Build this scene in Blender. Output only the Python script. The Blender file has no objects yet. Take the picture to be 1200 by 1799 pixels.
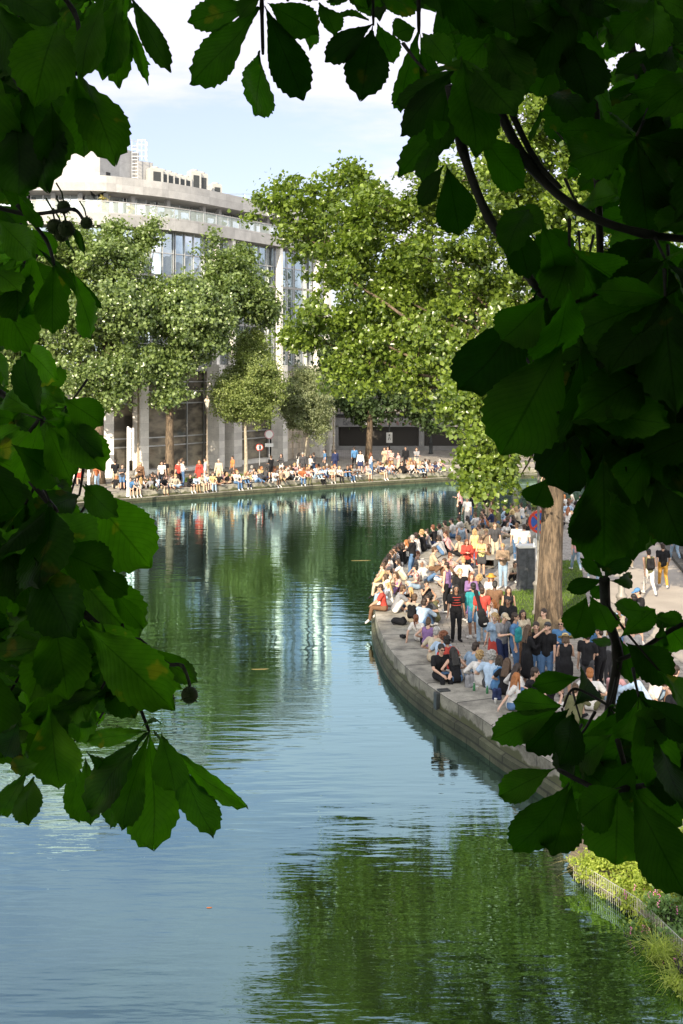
import bpy, bmesh, math, random
import numpy as np
from mathutils import Vector, Matrix, Euler
from mathutils.geometry import tessellate_polygon
S = bpy.context.scene
COL = S.collection
R = math.radians
F, HOR, CZ, WZ = 2000.0, 650.0, 8.5, -0.75          # focal length in photo pixels, horizon row, eye height, water level

# ------------------------------------------------------------------ camera, sky, sun
cd = bpy.data.cameras.new('camera'); cam = bpy.data.objects.new('camera', cd); COL.objects.link(cam)
cam.location = (0, 0, CZ); cam.rotation_euler = (R(90), 0, 0)
cd.sensor_fit = 'VERTICAL'; cd.sensor_height = 36; cd.lens = 36 * F / 1799
cd.shift_y = -(899.5 - HOR) / 1799; cd.clip_end = 3000; cd.clip_start = 0.05
S.camera = cam
SUN_AZ, SUN_EL = R(202), R(28)                      # azimuth clockwise from +Y: behind the camera, to its left
sd = Vector((math.sin(SUN_AZ) * math.cos(SUN_EL), math.cos(SUN_AZ) * math.cos(SUN_EL), math.sin(SUN_EL)))
w = bpy.data.worlds.new('World'); S.world = w; w.use_nodes = True
nt = w.node_tree; nt.nodes.clear()
def wn(t, **k):
    n = nt.nodes.new(t)
    for a, b in k.items(): setattr(n, a, b)
    return n
sky = wn('ShaderNodeTexSky', sky_type='NISHITA', sun_disc=False, sun_elevation=SUN_EL, sun_rotation=SUN_AZ, air_density=1.0, dust_density=1.5, ozone_density=1.2)
tc = wn('ShaderNodeTexCoord'); sep = wn('ShaderNodeSeparateXYZ'); nt.links.new(tc.outputs['Generated'], sep.inputs[0])
zz = wn('ShaderNodeMath', operation='MAXIMUM'); zz.inputs[1].default_value = 0.0; nt.links.new(sep.outputs['Z'], zz.inputs[0])
za = wn('ShaderNodeMath', operation='ADD'); za.inputs[1].default_value = 0.12; nt.links.new(zz.outputs[0], za.inputs[0])
cmb = wn('ShaderNodeCombineXYZ')
for i, ax in enumerate('XY'):
    dv = wn('ShaderNodeMath', operation='DIVIDE'); nt.links.new(sep.outputs[ax], dv.inputs[0]); nt.links.new(za.outputs[0], dv.inputs[1]); nt.links.new(dv.outputs[0], cmb.inputs[i])
no = wn('ShaderNodeTexNoise'); no.inputs['Scale'].default_value = 1.15; no.inputs['Detail'].default_value = 7; no.inputs['Roughness'].default_value = .58
mp = wn('ShaderNodeMapping'); mp.inputs['Location'].default_value = (1.7, 3.05, 0); mp.inputs['Scale'].default_value = (0.8, 1.1, 1)
nt.links.new(cmb.outputs[0], mp.inputs[0]); nt.links.new(mp.outputs[0], no.inputs['Vector'])
cr = wn('ShaderNodeMapRange'); cr.inputs['From Min'].default_value = .41; cr.inputs['From Max'].default_value = .60; cr.inputs['To Min'].default_value = .35; cr.inputs['To Max'].default_value = 1; cr.interpolation_type = 'SMOOTHSTEP'
rp = wn('ShaderNodeValToRGB'); e_ = rp.color_ramp.elements; e_[0].position = .2; e_[0].color = (0, 0, 0, 1); e_[1].position = .29; e_[1].color = (.14, .14, .14, 1); k_ = e_.new(.35); k_.color = (.06, .06, .06, 1); k_ = e_.new(.42); k_.color = (0, 0, 0, 1)
nt.links.new(zz.outputs[0], rp.inputs[0]); ad = wn('ShaderNodeMath', operation='ADD'); nt.links.new(no.outputs['Fac'], ad.inputs[0]); nt.links.new(rp.outputs[0], ad.inputs[1]); 
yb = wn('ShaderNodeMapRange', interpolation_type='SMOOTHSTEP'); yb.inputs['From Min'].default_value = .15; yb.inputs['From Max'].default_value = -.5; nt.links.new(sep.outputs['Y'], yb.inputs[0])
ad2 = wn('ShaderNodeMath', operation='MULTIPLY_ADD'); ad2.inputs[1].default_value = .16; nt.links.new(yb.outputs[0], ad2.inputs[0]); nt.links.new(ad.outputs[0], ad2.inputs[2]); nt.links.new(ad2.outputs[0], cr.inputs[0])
cc = wn('ShaderNodeMixRGB'); cc.inputs['Color1'].default_value = (5.2, 5.45, 5.5, 1); cc.inputs['Color2'].default_value = (10.6, 11.2, 9.9, 1); nt.links.new(yb.outputs[0], cc.inputs[0])  # unseen clouds behind the camera, added and brightened to fill the shaded facades
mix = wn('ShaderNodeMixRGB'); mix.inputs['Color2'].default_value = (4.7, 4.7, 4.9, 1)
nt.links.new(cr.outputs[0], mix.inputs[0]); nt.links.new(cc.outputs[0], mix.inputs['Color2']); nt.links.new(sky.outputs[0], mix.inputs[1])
hz = wn('ShaderNodeMixRGB', blend_type='MULTIPLY'); hz.inputs[0].default_value = 1; hz.inputs['Color2'].default_value = (.54, .51, .57, 1)
nt.links.new(mix.outputs[0], hz.inputs[1])
bg = wn('ShaderNodeBackground'); bg.inputs['Strength'].default_value = 0.15
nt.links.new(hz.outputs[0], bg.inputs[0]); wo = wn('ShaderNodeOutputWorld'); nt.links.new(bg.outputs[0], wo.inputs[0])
sl = bpy.data.lights.new('sun', 'SUN'); sl.energy = 3.5; sl.angle = R(0.6); sl.color = (1.0, .86, .66)
so = bpy.data.objects.new('sun', sl); COL.objects.link(so); so.rotation_euler = sd.to_track_quat('Z', 'Y').to_euler()
S.view_settings.view_transform = 'Standard'; S.view_settings.look = 'None'; S.view_settings.gamma = 1; S.view_settings.exposure = 1.34
S.cycles.max_bounces = 7; S.cycles.transparent_max_bounces = 8; S.cycles.diffuse_bounces = 3; S.cycles.glossy_bounces = 3; S.cycles.transmission_bounces = 4
S.cycles.caustics_reflective = False; S.cycles.caustics_refractive = False
S.cycles.sample_clamp_indirect = 6

# ------------------------------------------------------------------ helpers
def G(px, py, z=0.0):
    Y = (CZ - z) * F / (py - HOR); return Vector(((px - 600) / F * Y, Y, z))
def PW(px, py, Y): return Vector(((px - 600) / F * Y, Y, CZ - (py - HOR) / F * Y))
def mesh_np(name, V, FC, mats, mi=None, uv=None, smooth=False, attr=None):
    V = np.asarray(V, dtype=np.float32); FC = np.asarray(FC, dtype=np.int32); m, k = FC.shape
    me = bpy.data.meshes.new(name); me.vertices.add(len(V)); me.vertices.foreach_set('co', V.ravel())
    me.loops.add(m * k); me.loops.foreach_set('vertex_index', FC.ravel())
    me.polygons.add(m); me.polygons.foreach_set('loop_start', np.arange(0, m * k, k, dtype=np.int32))
    if mi is not None: me.polygons.foreach_set('material_index', np.asarray(mi, dtype=np.int32))
    if smooth: me.polygons.foreach_set('use_smooth', np.ones(m, dtype=bool))
    if uv is not None:
        l = me.uv_layers.new(name='UVMap'); l.data.foreach_set('uv', np.asarray(uv, dtype=np.float32)[FC.ravel()].ravel())
    if attr is not None:
        a = me.attributes.new('rnd', 'FLOAT', 'POINT'); a.data.foreach_set('value', np.asarray(attr, dtype=np.float32))
    me.update(); me.validate()
    for x in (mats if isinstance(mats, (list, tuple)) else [mats]): me.materials.append(x)
    return me
class MB:
    def __init__(s): s.v = []; s.f = []; s.m = []; s.uv = {}
    def poly(s, pts, m=0, uvs=None):
        b = len(s.v); s.v += [tuple(p) for p in pts]; s.f.append(tuple(range(b, b + len(pts)))); s.m.append(m)
        if uvs: s.uv[len(s.f) - 1] = uvs
    def box(s, c, d, rz=0, m=0, bev=0):
        hx, hy, hz_ = d[0] / 2, d[1] / 2, d[2] / 2; ca, sa = math.cos(rz), math.sin(rz); b = len(s.v)
        if bev:
            rings = [(-hz_, bev), (-hz_ + bev, 0), (hz_ - bev, 0), (hz_, bev)]
            for z, i in rings:
                for x, y in ((-hx + i, -hy + i), (hx - i, -hy + i), (hx - i, hy - i), (-hx + i, hy - i)):
                    s.v.append((c[0] + x * ca - y * sa, c[1] + x * sa + y * ca, c[2] + z))
            s.f.append((b + 3, b + 2, b + 1, b)); s.m.append(m)
            for r in range(3):
                for k in range(4): s.f.append((b + r * 4 + k, b + r * 4 + (k + 1) % 4, b + r * 4 + 4 + (k + 1) % 4, b + r * 4 + 4 + k)); s.m.append(m)
            s.f.append((b + 12, b + 13, b + 14, b + 15)); s.m.append(m); return
        for z in (-hz_, hz_):
            for x, y in ((-hx, -hy), (hx, -hy), (hx, hy), (-hx, hy)): s.v.append((c[0] + x * ca - y * sa, c[1] + x * sa + y * ca, c[2] + z))
        for q in ((3, 2, 1, 0), (4, 5, 6, 7), (0, 1, 5, 4), (1, 2, 6, 5), (2, 3, 7, 6), (3, 0, 4, 7)): s.f.append(tuple(b + i for i in q)); s.m.append(m)
    def tube(s, pts, rad, n=8, m=0, cap=True):
        pts = [Vector(p) for p in pts]
        if not hasattr(rad, '__len__'): rad = [rad] * len(pts)
        b = len(s.v); up = Vector((0.01, 0.02, 1)); prev = None
        for i, p in enumerate(pts):
            t = (pts[min(i + 1, len(pts) - 1)] - pts[max(i - 1, 0)]).normalized()
            if prev is None: x = t.orthogonal().normalized()
            else: x = (prev - t * prev.dot(t)); x = x.normalized() if x.length > 1e-6 else t.orthogonal().normalized()
            prev = x; y = t.cross(x)
            for k in range(n):
                a = 2 * math.pi * k / n; s.v.append(tuple(p + (x * math.cos(a) + y * math.sin(a)) * rad[i]))
        for i in range(len(pts) - 1):
            for k in range(n): s.f.append((b + i * n + k, b + i * n + (k + 1) % n, b + (i + 1) * n + (k + 1) % n, b + (i + 1) * n + k)); s.m.append(m)
        if cap:
            s.f.append(tuple(b + k for k in reversed(range(n)))); s.m.append(m)
            e = b + (len(pts) - 1) * n; s.f.append(tuple(e + k for k in range(n))); s.m.append(m)
    def lathe(s, prof, c=(0, 0, 0), n=14, m=0):                      # profile (radius, z)
        s.tube([(c[0], c[1], c[2] + z) for r, z in prof], [max(r, .001) for r, z in prof], n, m)
    def ball(s, c, r, n=10, m=0):
        r = r if hasattr(r, '__len__') else (r, r, r); b = len(s.v); h = n // 2 + 1
        for i in range(h + 1):
            t = math.pi * i / h
            for k in range(n):
                a = 2 * math.pi * k / n; s.v.append((c[0] + r[0] * math.sin(t) * math.cos(a), c[1] + r[1] * math.sin(t) * math.sin(a), c[2] + r[2] * math.cos(t)))
        for i in range(h):
            for k in range(n): s.f.append((b + i * n + k, b + (i + 1) * n + k, b + (i + 1) * n + (k + 1) % n, b + i * n + (k + 1) % n)); s.m.append(m)
    def mesh(s, name, mats, smooth=False):
        me = bpy.data.meshes.new(name); me.from_pydata(s.v, [], s.f)
        for x in (mats if isinstance(mats, (list, tuple)) else [mats]): me.materials.append(x)
        me.polygons.foreach_set('material_index', s.m)
        if smooth: me.polygons.foreach_set('use_smooth', [True] * len(s.f))
        if s.uv:
            l = me.uv_layers.new(name='UVMap')
            for i, u in s.uv.items():
                for k, li in enumerate(me.polygons[i].loop_indices): l.data[li].uv = u[k]
        me.update(); return me
    def build(s, name, mats, parent=None, smooth=False, **t): return link(name, s.mesh(name, mats, smooth), parent, **t)
def tag(o, label=None, cat=None, group=None, kind=None):
    if label: o['label'] = label
    if cat: o['category'] = cat
    if group: o['group'] = group
    if kind: o['kind'] = kind
    return o
def link(name, me, parent=None, **t):
    o = bpy.data.objects.new(name, me); COL.objects.link(o); o.parent = parent; return tag(o, **t)
def thing(name, label, cat, loc=(0, 0, 0), rz=0, group=None):
    o = bpy.data.objects.new(name, None); COL.objects.link(o); o.location = loc; o.rotation_euler = (0, 0, rz); o.empty_display_size = .1
    return tag(o, label, cat, group)
def dup(root, loc, rz=0, label=None, group=None):
    r = root.copy(); COL.objects.link(r); r.location = loc; r.rotation_euler = (0, 0, rz)
    if label: r['label'] = label
    if group: r['group'] = group
    for ch in list(root.children):
        c = ch.copy(); COL.objects.link(c); c.parent = r
        for g in ch.children:
            d = g.copy(); COL.objects.link(d); d.parent = c
    return r

# ------------------------------------------------------------------ materials
class M:
    """node shorthand"""
    def __init__(s, name, col=(.5, .5, .5), rough=.6, metal=0, ior=1.45, spec=None):
        s.m = bpy.data.materials.new(name); s.m.use_nodes = True; s.t = s.m.node_tree; s.b = s.t.nodes['Principled BSDF']
        s.b.inputs['Base Color'].default_value = (*col, 1); s.b.inputs['Roughness'].default_value = rough; s.b.inputs['Metallic'].default_value = metal; s.b.inputs['IOR'].default_value = ior
        if spec is not None: s.b.inputs['Specular IOR Level'].default_value = spec
    def n(s, t, **k):
        n = s.t.nodes.new(t)
        for a, b in k.items():
            if a.startswith('i_'): n.inputs[a[2:].replace('_', ' ')].default_value = b
            else: setattr(n, a, b)
        return n
    def l(s, a, b): s.t.links.new(a, b)
    def coord(s, kind='Object', scale=(1, 1, 1), rot=(0, 0, 0)):
        c = s.n('ShaderNodeTexCoord'); m = s.n('ShaderNodeMapping'); m.inputs['Scale'].default_value = scale; m.inputs['Rotation'].default_value = rot
        s.l(c.outputs[kind], m.inputs[0]); return m.outputs[0]
    def noise(s, scale, detail=5, vec=None, rough=.55, out='Fac'):
        x = s.n('ShaderNodeTexNoise', i_Scale=scale, i_Detail=detail, i_Roughness=rough)
        if vec is not None: s.l(vec, x.inputs['Vector'])
        return x.outputs[out]
    def ramp(s, f, stops):
        x = s.n('ShaderNodeValToRGB'); e = x.color_ramp.elements
        while len(e) < len(stops): e.new(.5)
        for i, (p, c) in enumerate(stops): e[i].position = p; e[i].color = (*c, 1)
        s.l(f, x.inputs[0]); return x.outputs[0]
    def mixc(s, f, a, b, mode='MIX'):
        x = s.n('ShaderNodeMixRGB', blend_type=mode)
        for sock, v in ((x.inputs[0], f), (x.inputs[1], a), (x.inputs[2], b)):
            if isinstance(v, (int, float)): sock.default_value = v
            elif isinstance(v, tuple): sock.default_value = (*v, 1)
            else: s.l(v, sock)
        return x.outputs[0]
    def col(s, o): s.l(o, s.b.inputs['Base Color']); return s
    def bump(s, h, st=.3, d=.02):
        x = s.n('ShaderNodeBump', i_Strength=st, i_Distance=d); s.l(h, x.inputs['Height']); s.l(x.outputs[0], s.b.inputs['Normal']); return s
def mottled(name, c, amt=.25, scale=3, rough=.7, bump=.0, metal=0, bscale=30, spec=None):
    x = M(name, c, rough, metal, spec=spec); v = x.coord()
    a = tuple(k * (1 - amt) for k in c); b = tuple(min(1, k * (1 + amt)) for k in c)
    x.col(x.ramp(x.noise(scale, 6, v), [(.3, a), (.7, b)]))
    if bump: x.bump(x.noise(bscale, 4, v), bump)
    return x.m
def stone(name, c, bw, bh, joint=.02, dirt=.35, use='UV', off=.5, bump=.3, jcol=.45, algae=False):
    x = M(name, c, .8); v = x.coord(use)
    br = x.n('ShaderNodeTexBrick', offset=off, i_Scale=1.0, i_Mortar_Size=joint, i_Brick_Width=bw, i_Row_Height=bh, i_Mortar_Smooth=.1, i_Bias=-.2)
    br.inputs['Color1'].default_value = (*[k * 1.12 for k in c], 1); br.inputs['Color2'].default_value = (*[k * .82 for k in c], 1); br.inputs['Mortar'].default_value = (*[k * jcol for k in c], 1)
    x.l(v, br.inputs['Vector']); o = x.coord()
    n1 = x.ramp(x.noise(1.3, 8, o, .65), [(.32, (1 - dirt,) * 3), (.62, (1.08,) * 3)]); n2 = x.ramp(x.noise(22, 4, o), [(.3, (.86,) * 3), (.7, (1.1,) * 3)])
    x.col(x.mixc(1., x.mixc(1., br.outputs[0], n1, 'MULTIPLY'), n2, 'MULTIPLY'))
    bh_ = x.mixc(.75, x.noise(40, 4, o), br.outputs['Fac']); iv = x.n('ShaderNodeInvert'); x.l(br.outputs['Fac'], iv.inputs['Color'])
    x.bump(x.mixc(.25, iv.outputs[0], x.noise(35, 4, o)), bump, .02)
    if algae:
        sp = x.n('ShaderNodeSeparateXYZ'); x.l(o, sp.inputs[0]); m1 = x.n('ShaderNodeMath', operation='MULTIPLY_ADD'); m1.inputs[1].default_value = .55; x.l(x.noise(2.2, 5, o), m1.inputs[0]); x.l(sp.outputs['Z'], m1.inputs[2]); prev = x.b.inputs['Base Color'].links[0].from_socket; f_ = x.ramp(m1.outputs[0], [(0, (1, 1, 1)), (.06, (0, 0, 0))]); x.col(x.mixc(f_, prev, (.07, .075, .035)))
    return x.m
def leafmat(name, c1, c2, trans=.45, rough=.4, tcol=None, veins=False, spec=.5):
    x = M(name, c1, rough, spec=spec); at = x.n('ShaderNodeAttribute', attribute_name='rnd')
    c = x.ramp(at.outputs['Fac'], [(0, c1), (.75, c2), (1, tuple(min(1, k * 1.35) for k in c2))])
    if veins:
        uv = x.coord('UV'); sp = x.n('ShaderNodeSeparateXYZ'); x.l(uv, sp.inputs[0])
        ab = x.n('ShaderNodeMath', operation='ABSOLUTE'); x.l(sp.outputs['Y'], ab.inputs[0])
        k = x.n('ShaderNodeMath', operation='MULTIPLY_ADD'); k.inputs[1].default_value = -.32; x.l(ab.outputs[0], k.inputs[0]); x.l(sp.outputs['X'], k.inputs[2])
        k2 = x.n('ShaderNodeMath', operation='MULTIPLY'); k2.inputs[1].default_value = 2 * math.pi * 15; x.l(k.outputs[0], k2.inputs[0])
        sn = x.n('ShaderNodeMath', operation='SINE'); x.l(k2.outputs[0], sn.inputs[0])
        vr = x.ramp(sn.outputs[0], [(.6, (1, 1, 1)), (.99, (.84, .86, .8))])
        mr = x.ramp(ab.outputs[0], [(.0, (.5, .55, .4)), (.05, (1, 1, 1))])
        nz = x.mixc(1., x.ramp(x.noise(45, 4, x.coord()), [(.3, (.8, .82, .8)), (.7, (1.15, 1.1, 1))]), x.ramp(x.noise(16, 3, x.coord()), [(.30, (3.2, 1.2, 2.0)), (.345, (1, 1, 1)), (.6, (1, 1, 1)), (.75, (1.35, 1.25, 1.1))]), 'MULTIPLY')
        c = x.mixc(1., x.mixc(1., x.mixc(1., c, vr, 'MULTIPLY'), mr, 'MULTIPLY'), nz, 'MULTIPLY')
        x.bump(sn.outputs[0], .2, .0014)
    x.col(c); tr = x.n('ShaderNodeBsdfTranslucent'); tm = x.mixc(1., c, tcol or (1.7, 1.9, .7), 'MULTIPLY'); x.l(tm, tr.inputs[0])
    mx = x.n('ShaderNodeMixShader', i_Fac=trans); out = x.t.nodes['Material Output']
    x.l(x.b.outputs[0], mx.inputs[1]); x.l(tr.outputs[0], mx.inputs[2]); x.l(mx.outputs[0], out.inputs['Surface']); return x.m

# water: murky green canal, rippled in patches
x = M('canal_water', (.016, .034, .016), .015, ior=1.5)
v = x.coord('Object', (1, 1, 1)); vs = x.coord('Object', (.9, 4.2, 1), (0, 0, R(4))); vm = x.coord('Object', (.7, 3.0, 1), (0, 0, R(-7)))
patch = x.ramp(x.noise(.11, 3, v), [(.36, (.10,) * 3), (.62, (1,) * 3)])
fine = x.noise(1.9, 3, vs, .5); mid = x.noise(.9, 2, vm, .5); big = x.noise(.5, 2, v, .5)
h1 = x.mixc(1., fine, patch, 'MULTIPLY')
b1 = x.n('ShaderNodeBump', i_Strength=.5, i_Distance=.007); x.l(h1, b1.inputs['Height'])
b2 = x.n('ShaderNodeBump', i_Strength=.7, i_Distance=.02); x.l(x.mixc(1., mid, x.ramp(x.noise(.16, 3, v), [(.36, (.35,) * 3), (.6, (1,) * 3)]), 'MULTIPLY'), b2.inputs['Height']); x.l(b1.outputs[0], b2.inputs['Normal'])
x.l(b2.outputs[0], x.b.inputs['Normal'])
gl = x.n('ShaderNodeBsdfGlossy'); gl.inputs['Roughness'].default_value = .01; gl.inputs['Color'].default_value = (.57, .86, .92, 1); x.l(b2.outputs[0], gl.inputs['Normal'])
fr = x.n('ShaderNodeFresnel', i_IOR=1.85); x.l(b2.outputs[0], fr.inputs['Normal'])
fm = x.n('ShaderNodeMapRange'); fm.inputs['From Min'].default_value = 0; fm.inputs['From Max'].default_value = .48; fm.inputs['To Min'].default_value = .06; fm.inputs['To Max'].default_value = 1.0
x.l(fr.outputs[0], fm.inputs[0])
df = x.n('ShaderNodeBsdfDiffuse'); df.inputs[0].default_value = (.012, .021, .006, 1)
mx = x.n('ShaderNodeMixShader'); x.l(fm.outputs[0], mx.inputs[0]); x.l(df.outputs[0], mx.inputs[1]); x.l(gl.outputs[0], mx.inputs[2]); x.l(mx.outputs[0], x.t.nodes['Material Output'].inputs['Surface'])
WATER = x.m

PAVE = stone('quay_paving', (.33, .30, .26), .42, .28, .012, .3, 'Object')
COPE = stone('quay_coping_stone', (.33, .31, .26), 1.9, 5, .03, .65, jcol=.3)
QWALL = stone('quay_wall_stone', (.30, .29, .23), 1.3, .42, .02, .75, algae=True)
ASPH = mottled('asphalt', (.16, .15, .14), .2, 1.5, .85, .3, bscale=120)
PATH = mottled('pale_path_asphalt', (.36, .32, .27), .12, .8, .85, .2, bscale=90)
SOIL = mottled('bare_earth', (.16, .13, .09), .3, 3, .95, .4)
GRASSM = leafmat('grass_blade', (.07, .13, .02), (.16, .24, .05), .4, .6, spec=.2)
GRB = mottled('grass_base', (.07, .10, .03), .4, 5, .95, .5)
PLANE = leafmat('plane_leaf', (.032, .068, .011), (.19, .26, .04), .32, .30, spec=.8)
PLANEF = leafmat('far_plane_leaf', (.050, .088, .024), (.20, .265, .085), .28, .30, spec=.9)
SMALLF = leafmat('small_tree_leaf', (.11, .155, .045), (.27, .32, .11), .35, .4)
GREYF = leafmat('grey_green_leaf', (.12, .15, .08), (.28, .31, .17), .35, .45)
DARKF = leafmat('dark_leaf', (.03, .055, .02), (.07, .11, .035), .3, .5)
CHEST = leafmat('shaded_horse_chestnut_leaf', (.009, .028, .003), (.045, .115, .010), .55, .6, (1.2, 2.3, .3), veins=True, spec=.12); CHESTL = leafmat('backlit_horse_chestnut_leaf', (.014, .045, .004), (.060, .150, .012), .6, .55, (1.5, 2.4, .3), veins=True, spec=.18)  # right copy darkened, left copy lightened: their shade and light sit in the colour
BANKL = leafmat('sunny_shrub_leaf', (.17, .24, .035), (.40, .46, .09), .4, .5)
BANKG = leafmat('blue_green_sedge_leaf', (.07, .15, .05), (.18, .28, .10), .4, .5)
STRAWL = leafmat('dry_grass_blade', (.30, .24, .10), (.50, .44, .22), .4, .6)
PINK = mottled('pink_petal', (.65, .18, .40), .2, 20)
x = M('plane_bark', (.2, .16, .12), .9); v = x.coord('Object', (1, 1, .18)); n = x.noise(9, 6, v, .7); n2 = x.noise(2.2, 4, x.coord())
x.col(x.mixc(.35, x.ramp(n, [(.42, (.022, .016, .011)), (.6, (.19, .135, .085))]), x.ramp(n2, [(.4, (.08, .058, .038)), (.6, (.19, .145, .10))]))); x.bump(n, 1.0, .06); BARK = x.m
TWIG = mottled('twig_bark', (.014, .012, .009), .3, 30, .8, .4)
PALEBARK = mottled('pale_bark', (.33, .29, .22), .3, 8, .85, .4)
BURR = mottled('chestnut_burr', (.035, .05, .014), .3, 40, .8)
CONC = stone('pale_concrete_cladding', (.37, .365, .36), 2.4, 1.3, .012, .16, 'UV', .0, .1, .8)
CONCL = stone('pale_stone_cladding', (.82, .79, .74), 1.2, .6, .008, .12, 'UV', .0, .1, .75)
BEIGE = stone('beige_stone_wall', (.66, .58, .48), 1.1, .5, .012, .25, 'UV', .5, .2, .6)
METAL = mottled('grey_metal', (.55, .56, .57), .1, 3, .45, 0, .6)
UNITP = mottled('air_unit_paint', (.42, .41, .38), .1, 3, .5); WHITEP = mottled('white_paint', (.78, .77, .74), .06, 2, .5)
DARKM = mottled('dark_cast_iron', (.05, .055, .055), .2, 8, .5, .1, .3)
GREYP = mottled('grey_painted_iron', (.24, .225, .20), .15, 8, .55, .1, .2)
BRONZE = mottled('lamp_bronze', (.34, .28, .21), .2, 10, .5, .1, .4)
DARK = mottled('dark_opening', (.018, .018, .02), .2, 2, .6)
ROOFG = mottled('zinc_roof', (.22, .25, .30), .12, 1, .5, 0, .2)
x = M('facade_glass', (.045, .06, .07), .015, ior=1.9); v = x.coord(); x.bump(x.noise(.55, 2, v), .12, .12)
x.l(x.ramp(x.noise(.35, 1, v), [(.45, (.03, .04, .045)), (.55, (.07, .085, .09))]), x.b.inputs['Base Color']); x.b.inputs['Metallic'].default_value = .55
x.t.links.remove(x.b.inputs['Base Color'].links[0]); x.b.inputs['Base Color'].default_value = (.56, .64, .68, 1); x.b.inputs['Metallic'].default_value = .85; x.col(x.ramp(x.noise(.45, 2, x.coord('Object', (1, 1, .8))), [(.42, (.46, .53, .57)), (.5, (.66, .74, .78)), (.62, (.82, .88, .92))])); GLASS = x.m
x = M('lobby_glass', (.17, .155, .12), .04, ior=1.5, metal=.05); x.col(x.ramp(x.noise(.5, 3, x.coord('Object', (1, 1, 2.2))), [(.4, (.10, .09, .075)), (.62, (.34, .30, .23))])); x.bump(x.noise(.8, 2, x.coord()), .08, .1); LOBBY = x.m  # brownish light of the interior is put into the glass colour
x = M('window_glass', (.05, .055, .06), .03, ior=1.7, metal=.3); WING = x.m
x = M('balustrade_glass', (.75, .85, .80), .05, ior=1.3); x.b.inputs['Alpha'].default_value = .35; BALG = x.m
x = M('lantern_glass', (.75, .75, .68), .1); x.b.inputs['Alpha'].default_value = .55; LANG = x.m
WIRE = mottled('galvanised_wire', (.62, .60, .55), .1, 9, .4, 0, .4)
RED = mottled('sign_red', (.62, .06, .03), .08, 5, .4); BLUE = mottled('sign_blue', (.03, .10, .45), .08, 5, .4); SIGNW = mottled('sign_white', (.8, .8, .78), .04, 5, .4)
GRAF = mottled('graffiti_paint', (.04, .04, .06), .3, 5, .6); GRAFR = mottled('red_graffiti_paint', (.45, .16, .16), .2, 5, .6)
POSTER = mottled('poster_cabinet', (.07, .075, .085), .45, 6, .7, .2)
x = M('slatted_grille', (.03, .03, .03), .5); wv = x.n('ShaderNodeTexWave', i_Scale=3.0, wave_type='BANDS', bands_direction='X'); x.l(x.coord(), wv.inputs[0]); x.col(x.ramp(wv.outputs['Fac'], [(.3, (.006, .006, .006)), (.8, (.06, .05, .04))])); GRILLE = x.m

# ------------------------------------------------------------------ setting: ground, water, quays
NEAR = [(7.0, -40), (6.8, 8), (6.5, 15.5), (6.1, 18.0), (5.6, 20.8), (5.0, 23.2), (4.42, 24.9), (3.82, 26.4), (3.29, 28.0), (2.56, 29.9), (1.85, 32.4), (1.40, 35.1), (1.2, 38.2), (1.2, 41.0), (1.35, 43.6), (1.9, 47.5), (3.3, 52.5), (5.7, 58), (9.2, 63.6), (14, 69.5), (22, 76), (45, 86), (90, 96), (220, 110)]
FAR = [(-14, -40), (-14, 40), (-17.5, 62), (-19.5, 73), (-17.3, 77.0), (-13.4, 80), (-7, 84.6), (0, 89.4), (6, 93), (11, 95.5), (18, 98.2), (30, 101.5), (60, 108), (220, 128)]
def smooth_line(P, k=3):
    P = [Vector(p) for p in P]; out = []
    for i in range(len(P) - 1):
        p0, p1, p2, p3 = P[max(i - 1, 0)], P[i], P[i + 1], P[min(i + 2, len(P) - 1)]
        if (p2 - p1).length > 30: out.append(p1); continue
        for j in range(k):
            t = j / k; out.append(.5 * ((2 * p1) + (p2 - p0) * t + (2 * p0 - 5 * p1 + 4 * p2 - p3) * t * t + (3 * p1 - p0 - 3 * p2 + p3) * t ** 3) if 1 < i < len(P) - 4 else p1.lerp(p2, t))
    out.append(P[-1]); return out
NEARL = smooth_line(NEAR, 4); FARL = smooth_line(FAR, 3)
def polysheet(name, pts, z, mat, **t):
    mb = MB(); tris = tessellate_polygon([[Vector((p[0], p[1], 0)) for p in pts]])
    for a in tris:
        q = [pts[i] for i in a]; ar = (q[1][0] - q[0][0]) * (q[2][1] - q[0][1]) - (q[2][0] - q[0][0]) * (q[1][1] - q[0][1])
        if ar < 0: q = q[::-1]
        mb.poly([(p[0], p[1], z) for p in q])
    return mb.build(name, mat, **t)
def offs(line, d):                                                 # positive = to the left of the direction of travel
    out = []
    for i, p in enumerate(line):
        t = (line[min(i + 1, len(line) - 1)] - line[max(i - 1, 0)]).normalized(); out.append(p + Vector((-t.y, t.x)) * d)
    return out
g = MB()
for pts in ([tuple(p) for p in offs(NEARL, -.5)] + [(220, -40)], [tuple(p) for p in offs(FARL, .5)] + [(1500, 128), (1500, 2500), (-1500, 2500), (-1500, -40)]):
    for a in tessellate_polygon([[Vector((p[0], p[1], 0)) for p in pts]]):
        q = [pts[i] for i in a]; ar = (q[1][0] - q[0][0]) * (q[2][1] - q[0][1]) - (q[2][0] - q[0][0]) * (q[1][1] - q[0][1])
        g.poly([(p[0], p[1], -.012) for p in (q if ar > 0 else q[::-1])])
g.build('ground', PAVE, kind='structure')
wm = MB(); wm.poly([(-60, -40, WZ), (230, -40, WZ), (230, 140, WZ), (-60, 140, WZ)]); wm.build('canal_water', WATER, kind='structure')
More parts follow.
